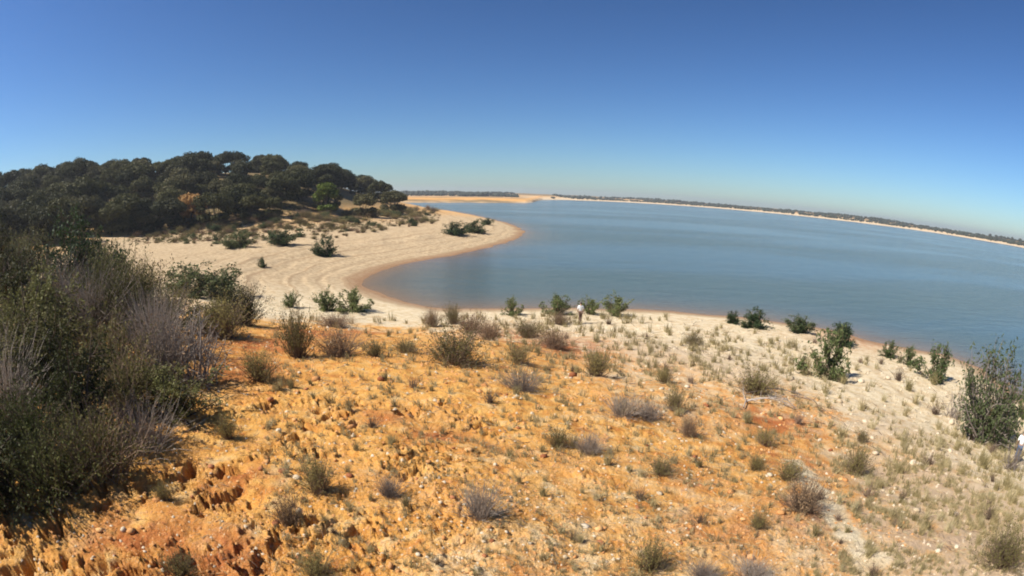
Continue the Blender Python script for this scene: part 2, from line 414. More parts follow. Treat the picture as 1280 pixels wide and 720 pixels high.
def leaf_mat(name, c1, c2, trans=.25, rough=.6):
    m, t, b, L = new_mat(name); n = N(t)
    oi = t.nodes.new('ShaderNodeObjectInfo'); pos = t.nodes.new('ShaderNodeNewGeometry').outputs['Position']
    f = n.math('ADD', n.math('MULTIPLY', n.noise(pos, 2.3, 3), .9), n.math('MULTIPLY', n.math('SUBTRACT', oi.outputs['Random'], .5), .7))
    c = n.mix(n.band(f, .2, .75), c1, c2)
    L.new(c, b.inputs['Base Color']); b.inputs['Roughness'].default_value = rough; b.inputs['Specular IOR Level'].default_value = .1
    tr = t.nodes.new('ShaderNodeBsdfTranslucent'); L.new(c, tr.inputs[0])
    mx = t.nodes.new('ShaderNodeMixShader'); mx.inputs[0].default_value = trans
    L.new(b.outputs[0], mx.inputs[1]); L.new(tr.outputs[0], mx.inputs[2]); L.new(mx.outputs[0], t.nodes['Material Output'].inputs[0])
    return m

def plain(name, c1, c2, rough=.85, scale=3.0):
    m, t, b, L = new_mat(name); n = N(t)
    tc = t.nodes.new('ShaderNodeTexCoord').outputs['Object']; oi = t.nodes.new('ShaderNodeObjectInfo')
    f = n.math('ADD', n.noise(tc, scale, 4), n.math('MULTIPLY', n.math('SUBTRACT', oi.outputs['Random'], .5), .5))
    L.new(n.mix(n.band(f, .25, .75), c1, c2), b.inputs['Base Color']); b.inputs['Roughness'].default_value = rough; b.inputs['Specular IOR Level'].default_value = .2
    return m

M = {}
M['ground'] = ground_material(); M['water'] = water_material()
M['oak'] = leaf_mat('holm_oak_leaves', (.032, .035, .013), (.082, .078, .028))
M['oak_grey'] = leaf_mat('grey_oak_leaves', (.050, .049, .022), (.12, .106, .046))
M['bright'] = leaf_mat('yellow_green_leaves', (.10, .13, .02), (.16, .19, .035), .35)
M['rust'] = leaf_mat('rust_leaves', (.30, .15, .05), (.46, .27, .10))
M['willow'] = leaf_mat('willow_leaves', (.075, .105, .038), (.17, .19, .07), .35)
M['tamarisk'] = leaf_mat('dark_green_leaves', (.045, .068, .028), (.115, .13, .055), .3)
M['olive'] = leaf_mat('olive_broom_leaves', (.13, .115, .04), (.30, .25, .09), .3)
M['moss'] = leaf_mat('mossy_heath_leaves', (.06, .07, .02), (.15, .145, .05), .25)
M['heath'] = leaf_mat('dark_heath_leaves', (.045, .048, .017), (.135, .12, .043), .25)
M['brown'] = leaf_mat('brown_dry_leaves', (.18, .11, .06), (.33, .22, .125), .2)
M['greytwig'] = plain('grey_twigs', (.19, .155, .13), (.34, .28, .225))
M['browntwig'] = plain('brown_twigs', (.13, .09, .06), (.25, .175, .12))
M['darktwig'] = plain('dark_twigs', (.06, .043, .03), (.13, .095, .065))
M['paletwig'] = plain('bleached_wood', (.38, .33, .28), (.55, .49, .42))
M['bark'] = plain('bark', (.05, .038, .028), (.12, .09, .065))
M['straw'] = plain('straw', (.34, .27, .13), (.50, .42, .24))
M['greengrass'] = plain('green_grass', (.22, .18, .08), (.40, .325, .16))
M['stone_pale'] = plain('pale_stone', (.40, .31, .20), (.56, .46, .33), scale=6)
M['stone_orange'] = plain('clay_clod', (.42, .19, .065), (.60, .34, .14), scale=6)
M['stone_red'] = plain('red_clod', (.22, .075, .03), (.38, .16, .07), scale=6)
M['farwood'] = leaf_mat('far_wood_leaves', (.045, .05, .03), (.085, .085, .05), .1)

# ------------------------------------------------------------------ ground, lake
def polar_grid(rads, angs):
    A, Rr = np.meshgrid(angs, rads)
    x = (Rr*np.sin(A)); y = (Rr*np.cos(A))
    nr, na = x.shape
    i, j = np.meshgrid(np.arange(nr-1), np.arange(na), indexing='ij'); j2 = (j+1) % na
    q = np.stack((i*na+j, i*na+j2, (i+1)*na+j2, (i+1)*na+j), -1).reshape(-1, 4)[:, ::-1]
    return x, y, q

def geo(a, b, r):
    k = int(math.ceil(math.log(b/a)/math.log(r))); return a*np.exp(np.linspace(0, math.log(b/a), k, endpoint=False))
rads = np.concatenate((geo(.5, 4.5, 1.05), geo(4.5, 45, 1.0058), geo(45, 330, 1.011), geo(330, 5000, 1.03), [5000]))
angs = np.radians(np.concatenate((np.arange(-72, 72, .19), np.arange(72, 288, 2.4))))
gx, gy, gq = polar_grid(rads, angs)
gz, gP, gE, gs = ground(gx, gy)
# red earth patches
RED = [(330,432,1.6,1),(400,415,2.2,.8),(450,415,1.8,.7),(700,432,2.4,1),(640,420,2.0,.8),(965,525,1.4,1),(985,575,1.0,.7),(1010,640,.9,.6),(310,460,1.4,.8),(220,690,.7,.8),(160,680,.8,.8),(545,545,.6,.8),(300,600,.6,.7),(900,660,.8,.4),(1070,425,4.,.8),(600,560,.5,.5),(480,520,.6,.6),(270,690,.6,.8),(860,600,.8,.35)]
gred = np.zeros_like(gx); gd = np.hypot(gx, gy)
for px, py, rr, am in RED:
    X, Y, Zz, mpp = place(px, py)
    k = np.exp(-(((gx-X)**2 + (gy-Y)**2)/(rr*rr*2)))
    gred = np.maximum(gred, am*k)
gred *= np.clip(.75 + 1.0*fbm(gx*1.2, gy*1.2, 91, 3), 0, 1)
ga = np.degrees(np.arctan2(gx, gy))
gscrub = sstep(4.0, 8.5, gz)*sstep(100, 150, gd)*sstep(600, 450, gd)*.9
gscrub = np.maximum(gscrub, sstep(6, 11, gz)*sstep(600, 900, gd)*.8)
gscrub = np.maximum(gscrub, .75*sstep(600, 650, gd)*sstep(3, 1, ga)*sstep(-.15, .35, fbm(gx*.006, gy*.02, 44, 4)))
me = mesh_np('ground', np.stack((gx, gy, gz), -1).reshape(-1, 3), gq, smooth=True, mats=[M['ground']])
glit = np.zeros_like(gx)
for px, py, rr, am in [(1150,600,4,1),(1230,650,5,1),(1190,690,4,1),(1090,660,2.5,.8),(1120,540,4,.5),(850,450,6,.7),(790,440,6,.6),(920,465,4,.7),(720,425,5,.5),(640,415,6,.5),(860,520,2,.5)]:
    X, Y, Zz, mpp = place(px, py); glit = np.maximum(glit, am*np.exp(-(((gx-X)**2 + (gy-Y)**2)/(rr*rr))))
gtr = sstep(.75, .25, track_dist(gx, gy) + .25*vnoise(gx*1.5, gy*1.5, 95)); glit = glit*(1-gtr); gP = np.maximum(gP, .85*gtr); gred = gred*(1-gtr)
attr(me, 'litter', glit.ravel()); attr(me, 'tan', (sstep(52, 74, gd)*sstep(30, 0, gx)).ravel()); attr(me, 'pale', gP.ravel()); attr(me, 'shore', np.where(gd < 450, gs, 30).ravel()); attr(me, 'red', gred.ravel()); attr(me, 'scrub', gscrub.ravel())
tag(link('ground', me), kind='structure')

wr = np.concatenate(([.5], geo(20, 60, 1.02), geo(60, 400, 1.012), geo(400, 5300, 1.06), [5300]))
wa = np.radians(np.concatenate((np.arange(-72, 72, .5), np.arange(72, 288, 4))))
wx, wy, wq = polar_grid(wr, wa)
lz = ground(wx, wy, False)[0]
shallow = np.exp(np.minimum(lz, 0)/.45)*np.where(np.hypot(wx, wy) < 400, .9, .3)
me = mesh_np('lake', np.stack((wx, wy, np.zeros_like(wx)), -1).reshape(-1, 3), wq, smooth=True, mats=[M['water']])
attr(me, 'shallow', shallow.ravel())
tag(link('lake', me), kind='structure')

# ------------------------------------------------------------------ plants
def proto_tree(seed, H=9.0, W=8.0, nleaf=5200, lsize=.55, trunk_h=.16):
    r = np.random.default_rng(seed)
    th = H*trunk_h
    paths = [np.array([(0, 0, -.6), (.08*r.normal(), .08*r.normal(), th*.5), (.2*r.normal(), .2*r.normal(), th)])]
    rad = [np.array((.30, .24, .19))*H/9]
    lobes = []
    nl = 15
    for i in range(nl):
        a = i*2.4 + r.uniform(-.4, .4); f = math.sqrt((i+.5)/nl)
        z = th + (H-th)*(.30 + .52*math.sqrt(max(0, 1-f*f*.85)) + r.uniform(-.09, .09))
        c = np.array((W*.40*f*math.cos(a), W*.40*f*math.sin(a), z)); rr = W*r.uniform(.10, .25)
        lobes.append((c, rr*np.array((1.1, 1.1, .78))))
        st = paths[0][-1]; mid = st*.5 + c*.5 + np.array((0, 0, -.08*H))*f
        if i % 2 == 0: paths.append(np.array([st - (0, 0, .15), mid, c])); rad.append(np.array((.12, .08, .03))*H/9)
    for i in range(11):   # low skirts
        a = r.uniform(0, 6.28); c = np.array((W*.36*math.cos(a), W*.36*math.sin(a), th*r.uniform(.75, 1.25)+.1*H)); lobes.append((c, W*r.uniform(.1, .16)*np.array((1.1, 1.1, .8))))
    vol = np.array([l[1].prod()**.667 for l in lobes]); pick = r.choice(len(lobes), nleaf, p=vol/vol.sum())
    C = np.array([l[0] for l in lobes])[pick]; S = np.array([l[1] for l in lobes])[pick]
    d = r.normal(size=(nleaf, 3)); d /= np.linalg.norm(d, axis=1, keepdims=True)
    rad_ = r.uniform(.5, 1.0, nleaf)**.6*(1 + .28*vnoise(pick*3.7 + d[:, 0]*2.4, d[:, 1]*2.4 + d[:, 2]*2.1, seed))
    P = C + d*S*rad_[:, None]
    lv = leaves(P, lsize, r, up=.1, aspect=.8, normal=d)
    return tubes(paths, rad, 6), lv

def make_kind(name, geoms, mats, names):
    """meshes shared by all plants of a kind"""
    out = [(nm, mesh_np(name+'_'+nm, g[0], g[1], mats=[M[mt]])) for nm, g, mt in zip(names, geoms, mats)]
    V = np.concatenate([g[0] for g in geoms])
    SIZE[id(out)] = (np.percentile(np.abs(V[:, :2]), 95)*2, np.percentile(V[:, 2], 98.5)); KEEP.append(out)
    return out
SIZE = {}; KEEP = []

def plant(kind, name, loc, rz, scale, label, cat, group=None, tilt=(0, 0)):
    root = bpy.data.objects.new(name, None); col.objects.link(root)
    root.empty_display_size = .2
    root.location = loc; root.rotation_euler = (tilt[0], tilt[1], rz); root.scale = scale if hasattr(scale, '__len__') else (scale,)*3
    for nm, me in kind:
        o = bpy.data.objects.new(nm, me); col.objects.link(o); o.parent = root
    return tag(root, label, cat, group)

def dirs(r, n, tmin, tmax):
    th = np.radians(r.uniform(tmin, tmax, n)); a = r.uniform(0, 6.283, n)
    return np.stack((np.sin(th)*np.cos(a), np.sin(th)*np.sin(a), np.cos(th)), -1)

def proto_broom(seed, n=300, leafn=3600, ls=.045, spread=70, flat=1.0, sr=.007, leaf_lo=.35, h=1.0):
    """1 m shrub of many fine upright stems with tiny leaves towards the tips"""
    r = np.random.default_rng(seed)
    d = dirs(r, n, 0, spread); ln = h*r.uniform(.55, 1.05, n)
    base = np.stack((r.normal(0, .13, n), r.normal(0, .13, n), np.full(n, -.06)), -1)
    lump = 1 + .35*vnoise(d[:, 0]*2.2+seed, d[:, 1]*2.2, seed)
    d[:, :2] += base[:, :2]*1.6; tip = base + d*(ln*lump)[:, None]*np.array((flat, flat, 1))
    tip[:, 2] = np.maximum(tip[:, 2], .02)
    bend = r.normal(0, .06, (n, 3)); bend[:, 2] += .08
    st = stems_batch(base, tip, bend, np.full(n, sr)*r.uniform(.6, 1.4, n))
    k = r.integers(0, n, leafn); t = r.uniform(leaf_lo, 1.0, leafn)
    P = base[k]*(1-t)[:, None] + tip[k]*t[:, None] + bend[k]*(t*(1-t)*4)[:, None] + r.normal(0, .025, (leafn, 3))
    lv = leaves(P, ls, r, up=1.2, aspect=.5)
    return st, lv

def proto_bush(seed, nb=16, leafn=2200, ls=.07, dense=1.0, tall=1.0):
    """1 m leafy bush: woody branches each carrying a cloud of leaves"""
    r = np.random.default_rng(seed)
    d = dirs(r, nb, 5, 88); ln = r.uniform(.6, 1.0, nb)
    tip = d*ln[:, None]*np.array((.66, .66, .85*tall)); tip[:, 2] = np.abs(tip[:, 2])+.10
    base = np.stack((r.normal(0, .10, nb), r.normal(0, .10, nb), np.full(nb, -.06)), -1)
    bend = r.normal(0, .05, (nb, 3))
    st = stems_batch(base, tip, bend, np.full(nb, .018), 4, 4)
    # twigs
    nt_ = nb*8; k = r.integers(0, nb, nt_); t = r.uniform(.12, 1, nt_)
    tb = base[k]*(1-t)[:, None]+tip[k]*t[:, None]+bend[k]*(t*(1-t)*4)[:, None]
    td = d[k] + .7*r.normal(size=(nt_, 3)); td[:, 2] += .25; td /= np.linalg.norm(td, axis=1, keepdims=True)
    tt = tb + td*r.uniform(.10, .28, nt_)[:, None]; tt[:, 2] = np.maximum(tt[:, 2], .03)
    tw = stems_batch(tb, tt, r.normal(0, .02, (nt_, 3)), np.full(nt_, .007), 2, 3)
    k = r.integers(0, nt_, leafn); t = r.uniform(.15, 1.1, leafn)
    P = tb[k]*(1-t)[:, None]+tt[k]*t[:, None] + r.normal(0, .035/dense, (leafn, 3)); P[:, 2] = np.maximum(P[:, 2], .01)
    lv = leaves(P, ls, r, up=.5, aspect=.42)
    return join((st, tw)), lv

def proto_tuft(seed, n=46, h=.5, spread=38, wd=.008):
    r = np.random.default_rng(seed)
    d = dirs(r, n, 0, spread); ln = h*r.uniform(.45, 1.05, n)
    base = np.stack((r.normal(0, .04*h/.5, n), r.normal(0, .04*h/.5, n), np.full(n, -.03)), -1)
    tip = base + d*ln[:, None]; bend = -d*np.array((.12, .12, 0))*h + np.array((0, 0, .05*h))
    return stems_batch(base, tip, bend, np.full(n, wd), 2, 3)

K = {}
SF = ['stems', 'foliage']
for i in range(4): K['broom%d' % i] = make_kind('broom', proto_broom(100+i), ['browntwig', 'olive'], SF)
for i in range(3): K['grey%d' % i] = make_kind('grey_shrub', proto_broom(120+i, n=420, leafn=500, spread=76, flat=1.1, sr=.0065, ls=.035), ['greytwig', 'brown'], SF)
for i in range(3): K['brownb%d' % i] = make_kind('brown_shrub', proto_broom(140+i, n=340, leafn=2200, spread=74), ['browntwig', 'brown'], SF)
for i in range(4): K['heath%d' % i] = make_kind('heath', proto_broom(160+i, n=420, leafn=11000, ls=.036, spread=72, leaf_lo=.2, sr=.006), ['darktwig', 'heath'], SF)
for i in range(2): K['heatho%d' % i] = make_kind('olive_heath', proto_broom(180+i, n=420, leafn=9000, ls=.036, spread=70, leaf_lo=.2, sr=.006), ['darktwig', 'moss'], SF)
for i in range(4): K['willow%d' % i] = make_kind('willow', proto_bush(200+i, ls=.075, leafn=2400), ['browntwig', 'willow'], SF)
for i in range(4): K['tama%d' % i] = make_kind('green_bush', proto_bush(220+i, nb=20, leafn=4200, ls=.075, dense=.8), ['browntwig', 'tamarisk'], SF)
for i in range(3): K['thick%d' % i] = make_kind('thicket_bush', proto_bush(230+i, nb=30, leafn=9000, ls=.036, dense=1.5), ['darktwig', 'moss' if i == 1 else 'heath'], SF)
for i in range(2): K['dead%d' % i] = make_kind('dead_shrub', proto_bush(240+i, nb=22, leafn=160, ls=.05), ['greytwig', 'brown'], SF)
TP = ['trunk', 'crown']
for i in range(5): K['oak%d' % i] = make_kind('oak', proto_tree(300+i, 9, 9.6), ['bark', 'oak'], TP)
for i in range(3): K['oakg%d' % i] = make_kind('grey_oak', proto_tree(320+i, 8, 9.2), ['bark', 'oak_grey'], TP)
K['bright'] = make_kind('bright_tree', proto_tree(340, 8, 6.5, 3600, .5, .12), ['bark', 'bright'], TP)
K['rust'] = make_kind('rust_tree', proto_tree(341, 7, 8.5, 3600, .5, .3), ['bark', 'rust'], TP)
TUFT = [mesh_np('tuft', *proto_tuft(400+i), mats=[M['straw']]) for i in range(4)]
TUFTG = [mesh_np('green_tuft', *proto_tuft(410+i, n=60), mats=[M['greengrass']]) for i in range(3)]
TUFTB = [mesh_np('brown_tuft', *proto_tuft(420+i, n=60, spread=55), mats=[M['browntwig']]) for i in range(3)]

def put(kindbase, nvar, px, py, hpx, wpx, name, label, cat='shrub', group=None):
    """a plant of the photographed size standing at a surveyed spot"""
    x, y, z, mpp = place(px, py)
    hh = hpx*mpp; ww = wpx*mpp
    i = int(rng.integers(0, nvar)) if nvar > 1 else 0
    k = K[kindbase + (str(i) if kindbase + '0' in K else '')]
    sx = ww/SIZE[id(k)][0]; sz = hh/SIZE[id(k)][1]
    return plant(k, name, (x, y, z), rng.uniform(0, 6.28), (sx, sx, sz), label, cat, group)

# --- shrubs one can name, from the far sand spit to the foot of the picture
NAMED = [
 ('tama',4,566,293,15,32,'green_bush','dark green bush on the sand spit, left half of the pair near its tip'),
 ('tama',4,590,291,15,30,'green_bush','dark green bush on the sand spit, right half of the pair near its tip'),
 ('tama',4,609,281,8,15,'green_bush','lone small bush nearest the tip of the sand spit'),
 ('tama',4,408,320,23,28,'green_bush','rounded dark green bush alone on pale sand, casting a shadow to its right'),
 ('tama',4,354,306,17,36,'green_bush','dark green bush at the scrub edge, left above the lone round bush'),
 ('tama',4,300,309,19,36,'green_bush','grey green bush at the edge of the scrub on pale sand'),
 ('tama',4,328,334,11,10,'green_bush','tiny green bush on the pale sand left of the round bush'),
 ('tama',4,236,372,38,62,'green_bush','dense dark green bush on the sand behind the left thicket, left half'),
 ('tama',4,278,372,32,54,'green_bush','dense dark green bush on the sand behind the left thicket, right half'),
 ('willow',4,364,384,18,18,'green_bush','small round grey green bush on the sand left of the bay'),
 ('willow',4,408,388,24,30,'green_bush','grey green bush at the head of the bay, left of two'),
 ('willow',4,441,389,26,46,'green_bush','broad grey green bush at the head of the bay, right of two'),
 ('willow',4,640,394,21,26,'green_bush','light green willow bush on the shore, leftmost by the open water'),
 ('willow',4,697,393,24,40,'green_bush','light green willow bush on the shore directly left of the walker'),
 ('willow',4,737,393,19,22,'green_bush','light green willow bush on the shore directly behind the walker'),
 ('willow',4,769,395,24,28,'green_bush','light green willow bush on the shore right of the walker'),
 ('tama',4,916,405,15,15,'green_bush','small dark bush on the white beach, left of a low green one'),
 ('tama',4,943,409,20,30,'green_bush','low green bush on the white beach near the waterline'),
 ('tama',4,1000,416,19,34,'green_bush','low green bush at the waterline behind the tall feathery shrub'),
 ('tama',4,1050,431,24,32,'green_bush','green bush at the red waterline right of the feathery shrub'),
 ('willow',4,1033,472,56,62,'green_bush','feathery grey green shrub standing in the middle of the white beach'),
 ('willow',4,1112,447,18,22,'green_bush','small green bush at the waterline, left end of the right hand row'),
 ('willow',4,1136,456,20,30,'green_bush','green bush at the waterline, second in the right hand row'),
 ('willow',4,1168,475,40,46,'green_bush','rounded light green bush in the waterline row left of the big shrub'),
 ('willow',4,1278,522,42,34,'green_bush','green bush cut by the right edge of the picture'),
 ('broom',4,570,454,48,74,'broom_shrub','large rounded olive shrub on the far rim of the orange clay'),
 ('grey',3,600,646,52,58,'dry_shrub','spiky grey dry shrub alone on the orange clay at bottom centre'),
 ('grey',3,487,619,30,34,'dry_shrub','small grey dry shrub left of the spiky bottom centre one'),
 ('broom',4,398,614,52,40,'broom_shrub','thin olive shrub with dark base among the clay hollows'),
 ('broom',4,745,470,36,34,'broom_shrub','olive shrub with dark purple base on the clay right of centre'),
 ('grey',3,650,489,30,54,'dry_shrub','low dark dry shrub on the clay below the large olive shrub'),
 ('grey',3,778,520,30,50,'dry_shrub','sprawling grey shrub right of centre, left half of its pair'),
 ('grey',3,808,522,24,44,'dry_shrub','sprawling grey shrub right of centre, right half of its pair'),
 ('grey',3,736,565,28,40,'dry_shrub','rounded purple grey dry shrub in the middle of the clay'),
 ('broom',4,697,558,24,30,'dry_shrub','thin olive twigs left of the rounded purple grey shrub'),
 ('brownb',3,692,436,26,38,'dry_shrub','brown dry shrub on the red bank below the walker'),
 ('grey',3,940,722,26,56,'dry_shrub','purple grey cushion shrub cut by the bottom edge, right of centre'),
 ('grey',3,876,722,24,44,'dry_shrub','grey twig shrub cut by the bottom edge left of the purple cushion'),
 ('broom',4,812,712,44,42,'broom_shrub','olive and grey shrub near the bottom edge right of centre'),
 ('brownb',3,1002,638,46,54,'dry_shrub','dark brown shrub on red soil above the pale track'),
 ('broom',4,985,600,28,36,'broom_shrub','small olive shrub on red soil above the dark brown one'),
 ('broom',4,955,556,24,28,'broom_shrub','small olive green shrub just below the red earth bank'),
 ('broom',4,1076,552,15,17,'broom_shrub','tiny yellow green cushion on pale ground right of the red bank'),
 ('broom',4,1068,592,38,34,'broom_shrub','olive grassy shrub at the head of the pale track'),
 ('broom',4,1250,706,46,66,'broom_shrub','large olive shrub in the dry grass at the bottom right corner'),
 ('brownb',3,418,408,16,44,'dry_shrub','reddish brown dead shrub on the rim of the clay above the bay'),
 ('brownb',3,425,446,38,56,'dry_shrub','grey brown dry shrub on the orange clay right of the left thicket'),
 ('broom',4,470,446,20,24,'broom_shrub','small yellow olive shrub beside the grey brown one'),
 ('broom',4,507,440,18,30,'broom_shrub','small dark green shrub left of the large olive shrub'),
 ('broom',4,372,446,62,38,'broom_shrub','tall feathery olive shrub at the right edge of the left thicket'),
 ('broom',4,325,476,40,42,'broom_shrub','olive shrub in shade at the foot of the left thicket'),
 ('brownb',3,540,408,24,22,'dry_shrub','thin dark shrub on the skyline of the clay rim, first from the left'),
 ('broom',4,566,404,24,22,'broom_shrub','thin olive shrub on the clay rim, second from the left'),
 ('brownb',3,590,416,26,36,'dry_shrub','brown shrub behind the large olive shrub'),
 ('brownb',3,612,425,24,30,'dry_shrub','brown shrub right behind the large olive shrub'),
 ('broom',4,660,422,22,36,'broom_shrub','dark olive shrub on the pale bank below the shore willows'),
 ('broom',4,648,454,26,32,'broom_shrub','yellow olive shrub on red soil right of the large olive shrub'),
 ('broom',4,396,718,32,44,'broom_shrub','dark olive shrub at the bottom edge left of centre'),
 ('broom',4,228,720,32,44,'broom_shrub','pale olive shrub at the bottom edge among the clay hollows'),
 ('brownb',3,362,655,44,34,'dry_shrub','thin grey brown shrub among clay hollows left of centre'),
 ('broom',4,285,548,34,30,'broom_shrub','thin grey olive shrub on the clay just right of the left thicket'),
 ('broom',4,206,625,24,26,'broom_shrub','small grey green shrub on the clay below the left thicket'),
 ('broom',4,830,480,24,20,'broom_shrub','small olive shrub on the pale slope right of centre'),
 ('broom',4,842,512,30,28,'broom_shrub','olive shrub on the clay right of the sprawling grey pair'),
 ('brownb',3,860,544,26,26,'dry_shrub','small brown shrub on the clay below an olive one'),
 ('broom',4,866,431,15,22,'broom_shrub','small green shrub on the white slope right of the walker'),
 ('broom',4,944,492,36,48,'broom_shrub','yellow olive broom growing over the fallen dead branches'),
 ('brownb',3,700,405,16,26,'dry_shrub','small brown shrub just left of the walker\'s feet'),
 ('broom',4,944,588,22,24,'broom_shrub','small olive shrub between the red bank and the clay'),
 ('broom',4,945,660,24,24,'broom_shrub','small olive shrub left of the dark brown shrub'),
 ('broom',4,826,592,22,36,'broom_shrub','thin olive shrub on the clay right of the purple grey shrub'),
]
for kb, nv, px, py, hp, wp, nm, lab in NAMED:
    put(kb, nv, px, py, hp, wp, nm, lab, 'bush' if nm == 'green_bush' else 'shrub')

# --- the big shrub by the right edge: three stems of foliage of its own
x, y, z, mpp = place(1226, 552)
root = plant(make_kind('big_willow', proto_bush(260, nb=40, leafn=5600, ls=.05, tall=1.05), ['greytwig', 'tamarisk'], SF), 'green_bush', (x, y, z), .4, (98*mpp/1.1, 98*mpp/1.1, 112*mpp/1.0), 'tallest dark feathery shrub on the beach at the right edge', 'bush')
x, y, z, mpp = place(1246, 522)
plant(make_kind('rust_willow', proto_bush(261, nb=16, leafn=1100, ls=.06), ['browntwig', 'brown'], SF), 'dry_shrub', (x, y, z), 1.4, (58*mpp/1.25, 58*mpp/1.25, 66*mpp), 'half withered brown shrub behind the tallest dark shrub at the right edge', 'shrub')
x, y, z, mpp = place(1194, 528)
put('dead', 2, 1192, 522, 34, 34, 'dead_shrub', 'bare dark twigs at the left foot of the tallest beach shrub')
put('dead', 2, 1262, 588, 30, 34, 'dead_shrub', 'bare dark twigs in front of the person at the right edge')

# --- fallen dead branches below the yellow broom
def dead_branch(px0, py0, px1, py1, label, seed, mat='greytwig', thick=.035):
    r = np.random.default_rng(seed)
    a = np.array(place(px0, py0)[:3]); b = np.array(place(px1, py1)[:3])
    n = 7; ts = np.linspace(0, 1, n)[:, None]
    p = a*(1-ts)+b*ts + r.normal(0, .06, (n, 3)); p[:, 2] = a[2]*(1-ts[:, 0]) + b[2]*ts[:, 0] + .10 + .25*np.sin(ts[:, 0]*3.1)
    paths = [p]; rad = [np.linspace(thick, .010, n)]
    tw = []; twr = []
    for i in range(26):
        k = r.integers(1, n); s = p[k]
        e = s + r.normal(0, 1, 3)*np.array((.45, .45, .16)) + np.array((0, 0, .08)); e[2] = max(e[2], float(ground(e[0], e[1])[0])+.02)
        m_ = (s+e)/2 + r.normal(0, .05, 3); tw.append(np.array([s, m_, e])); twr.append(np.array((.012, .008, .003)))
    org = a.copy()
    root = bpy.data.objects.new('dead_branch', None); col.objects.link(root); root.location = org
    v, f = tubes([q-org for q in paths], rad, 6); link('limb', mesh_np('limb', v, f, smooth=True, mats=[M[mat]]), root)
    v, f = tubes([q-org for q in tw], twr, 3); link('twigs', mesh_np('twigs', v, f, mats=[M[mat]]), root)
    tag(root, label, 'branch', 'fallen dead branches on the right hand slope')
dead_branch(932, 505, 985, 508, 'bleached dead branch fallen along the top of the red bank', 1, 'paletwig', .05)
dead_branch(945, 490, 1010, 500, 'grey dead branch fallen under the yellow broom', 2)
dead_branch(985, 495, 1040, 524, 'dark dead branch trailing downslope to the right of the broom', 3, 'browntwig')
dead_branch(930, 512, 926, 478, 'short grey dead branch propped at the left of the broom', 4)
dead_branch(960, 500, 1002, 518, 'thin twisted dead branch lying just right of the red bank', 5)
dead_branch(205, 480, 232, 500, 'bleached dead branch sticking out of the left thicket', 6, 'paletwig', .03)

# --- left hand thicket
TH = {'front': [(18,650,110,120),(78,642,120,120),(138,618,115,110),(186,590,100,90),(226,548,95,90),(262,505,90,80)],
      'second': [(40,600,120,120),(105,575,125,110),(165,540,115,100),(215,500,100,90),(20,560,110,110)],
      'third': [(20,520,115,110),(85,505,120,110),(150,480,110,100),(205,455,85,80),(250,455,70,70)],
      'fourth': [(15,470,110,100),(60,450,105,100),(120,430,95,100),(180,430,90,90),(285,432,70,62)],
      'fifth': [(20,425,95,90),(80,412,90,90),(150,408,75,80),(215,412,50,70),(310,415,52,50),(260,425,50,60)],
      'rear': [(15,380,76,80),(60,375,74,80),(180,385,50,60),(35,350,56,70),(140,372,58,56),(128,345,40,44)]}
TK = {'front': 'LmogLd', 'second': 'gmLog', 'third': 'tLogd', 'fourth': 'mLgho', 'fifth': 'Lgmoth', 'rear': 'LmtLmo'}
WHAT = {'h': 'dark heath shrub', 'L': 'dark leafy shrub', 't': 'dark leafy shrub', 'm': 'mossy olive shrub', 'g': 'grey twiggy shrub', 'd': 'bare dead shrub', 'o': 'olive broom shrub'}
NTH = ['leftmost', 'second from left', 'third from left', 'fourth from left', 'fifth from left', 'sixth from left']
for row, L_ in TH.items():
    L_ = sorted(L_)
    for i, (px, py, hp, wp) in enumerate(L_):
        c = TK[row][i]
        kb, nv, nm = {'h': ('heath', 4, 'heath_shrub'), 'L': ('thick', 3, 'leafy_shrub'), 't': ('thick', 3, 'leafy_shrub'), 'm': ('heatho', 2, 'heath_shrub'), 'g': ('grey', 3, 'dry_shrub'), 'd': ('dead', 2, 'dead_shrub'), 'o': ('broom', 4, 'broom_shrub')}[c]
        put(kb, nv, px - 8, py - (26 if py > 480 else 10), hp*rng.uniform(.65, 1.05), wp*(1.05 if c in 'gdo' else 1.1), nm, '%s in the left thicket, %s in its %s row' % (WHAT[c], NTH[i], row), 'shrub', 'shrubs of the left thicket')
x, y, z, mpp = place(104, 395)
plant(make_kind('tall_bush', proto_bush(270, nb=40, leafn=9000, ls=.05, tall=1.05), ['browntwig', 'tamarisk'], SF), 'green_bush', (x, y, z), 0, (120*mpp/1.25, 120*mpp/1.25, 112*mpp), 'tallest bush of the left thicket, green, rising above the rest', 'bush')

def nth_word(k):
    ones = 'first second third fourth fifth sixth seventh eighth ninth tenth eleventh twelfth thirteenth fourteenth fifteenth sixteenth seventeenth eighteenth nineteenth'.split()
    if k < 20: return ones[k-1]
    tens = ['twent', 'thirt', 'fort', 'fift', 'sixt', 'sevent', 'eight', 'ninet'][k//10-2]
    return tens + 'ieth' if k % 10 == 0 else tens + 'y-' + ones[k % 10-1]
# --- the wooded hill
cand = []
tries = 0
while len(cand) < 430 and tries < 14000:
    tries += 1
    a = math.radians(rng.uniform(-66, -12.5)); d = 125*math.exp(rng.uniform(0, 1)*math.log(3.0))
    x, y = d*math.sin(a), d*math.cos(a)
    if any((x-c[0])**2 + (y-c[1])**2 < (2.9+.003*d)**2 for c in cand): continue
    cand.append((x, y, d, math.degrees(a)))
cand += [(d*math.sin(math.radians(a)), d*math.cos(math.radians(a)), d, a) for d, a in ((205, -38), (214, -36.4), (198, -39.6), (228, -38.8), (188, -37.2), (222, -37.4), (236, -36.9), (240, -40.2))]
cx = np.array([c[0] for c in cand]); cy = np.array([c[1] for c in cand])
cz, _, _, cs = ground(cx, cy)
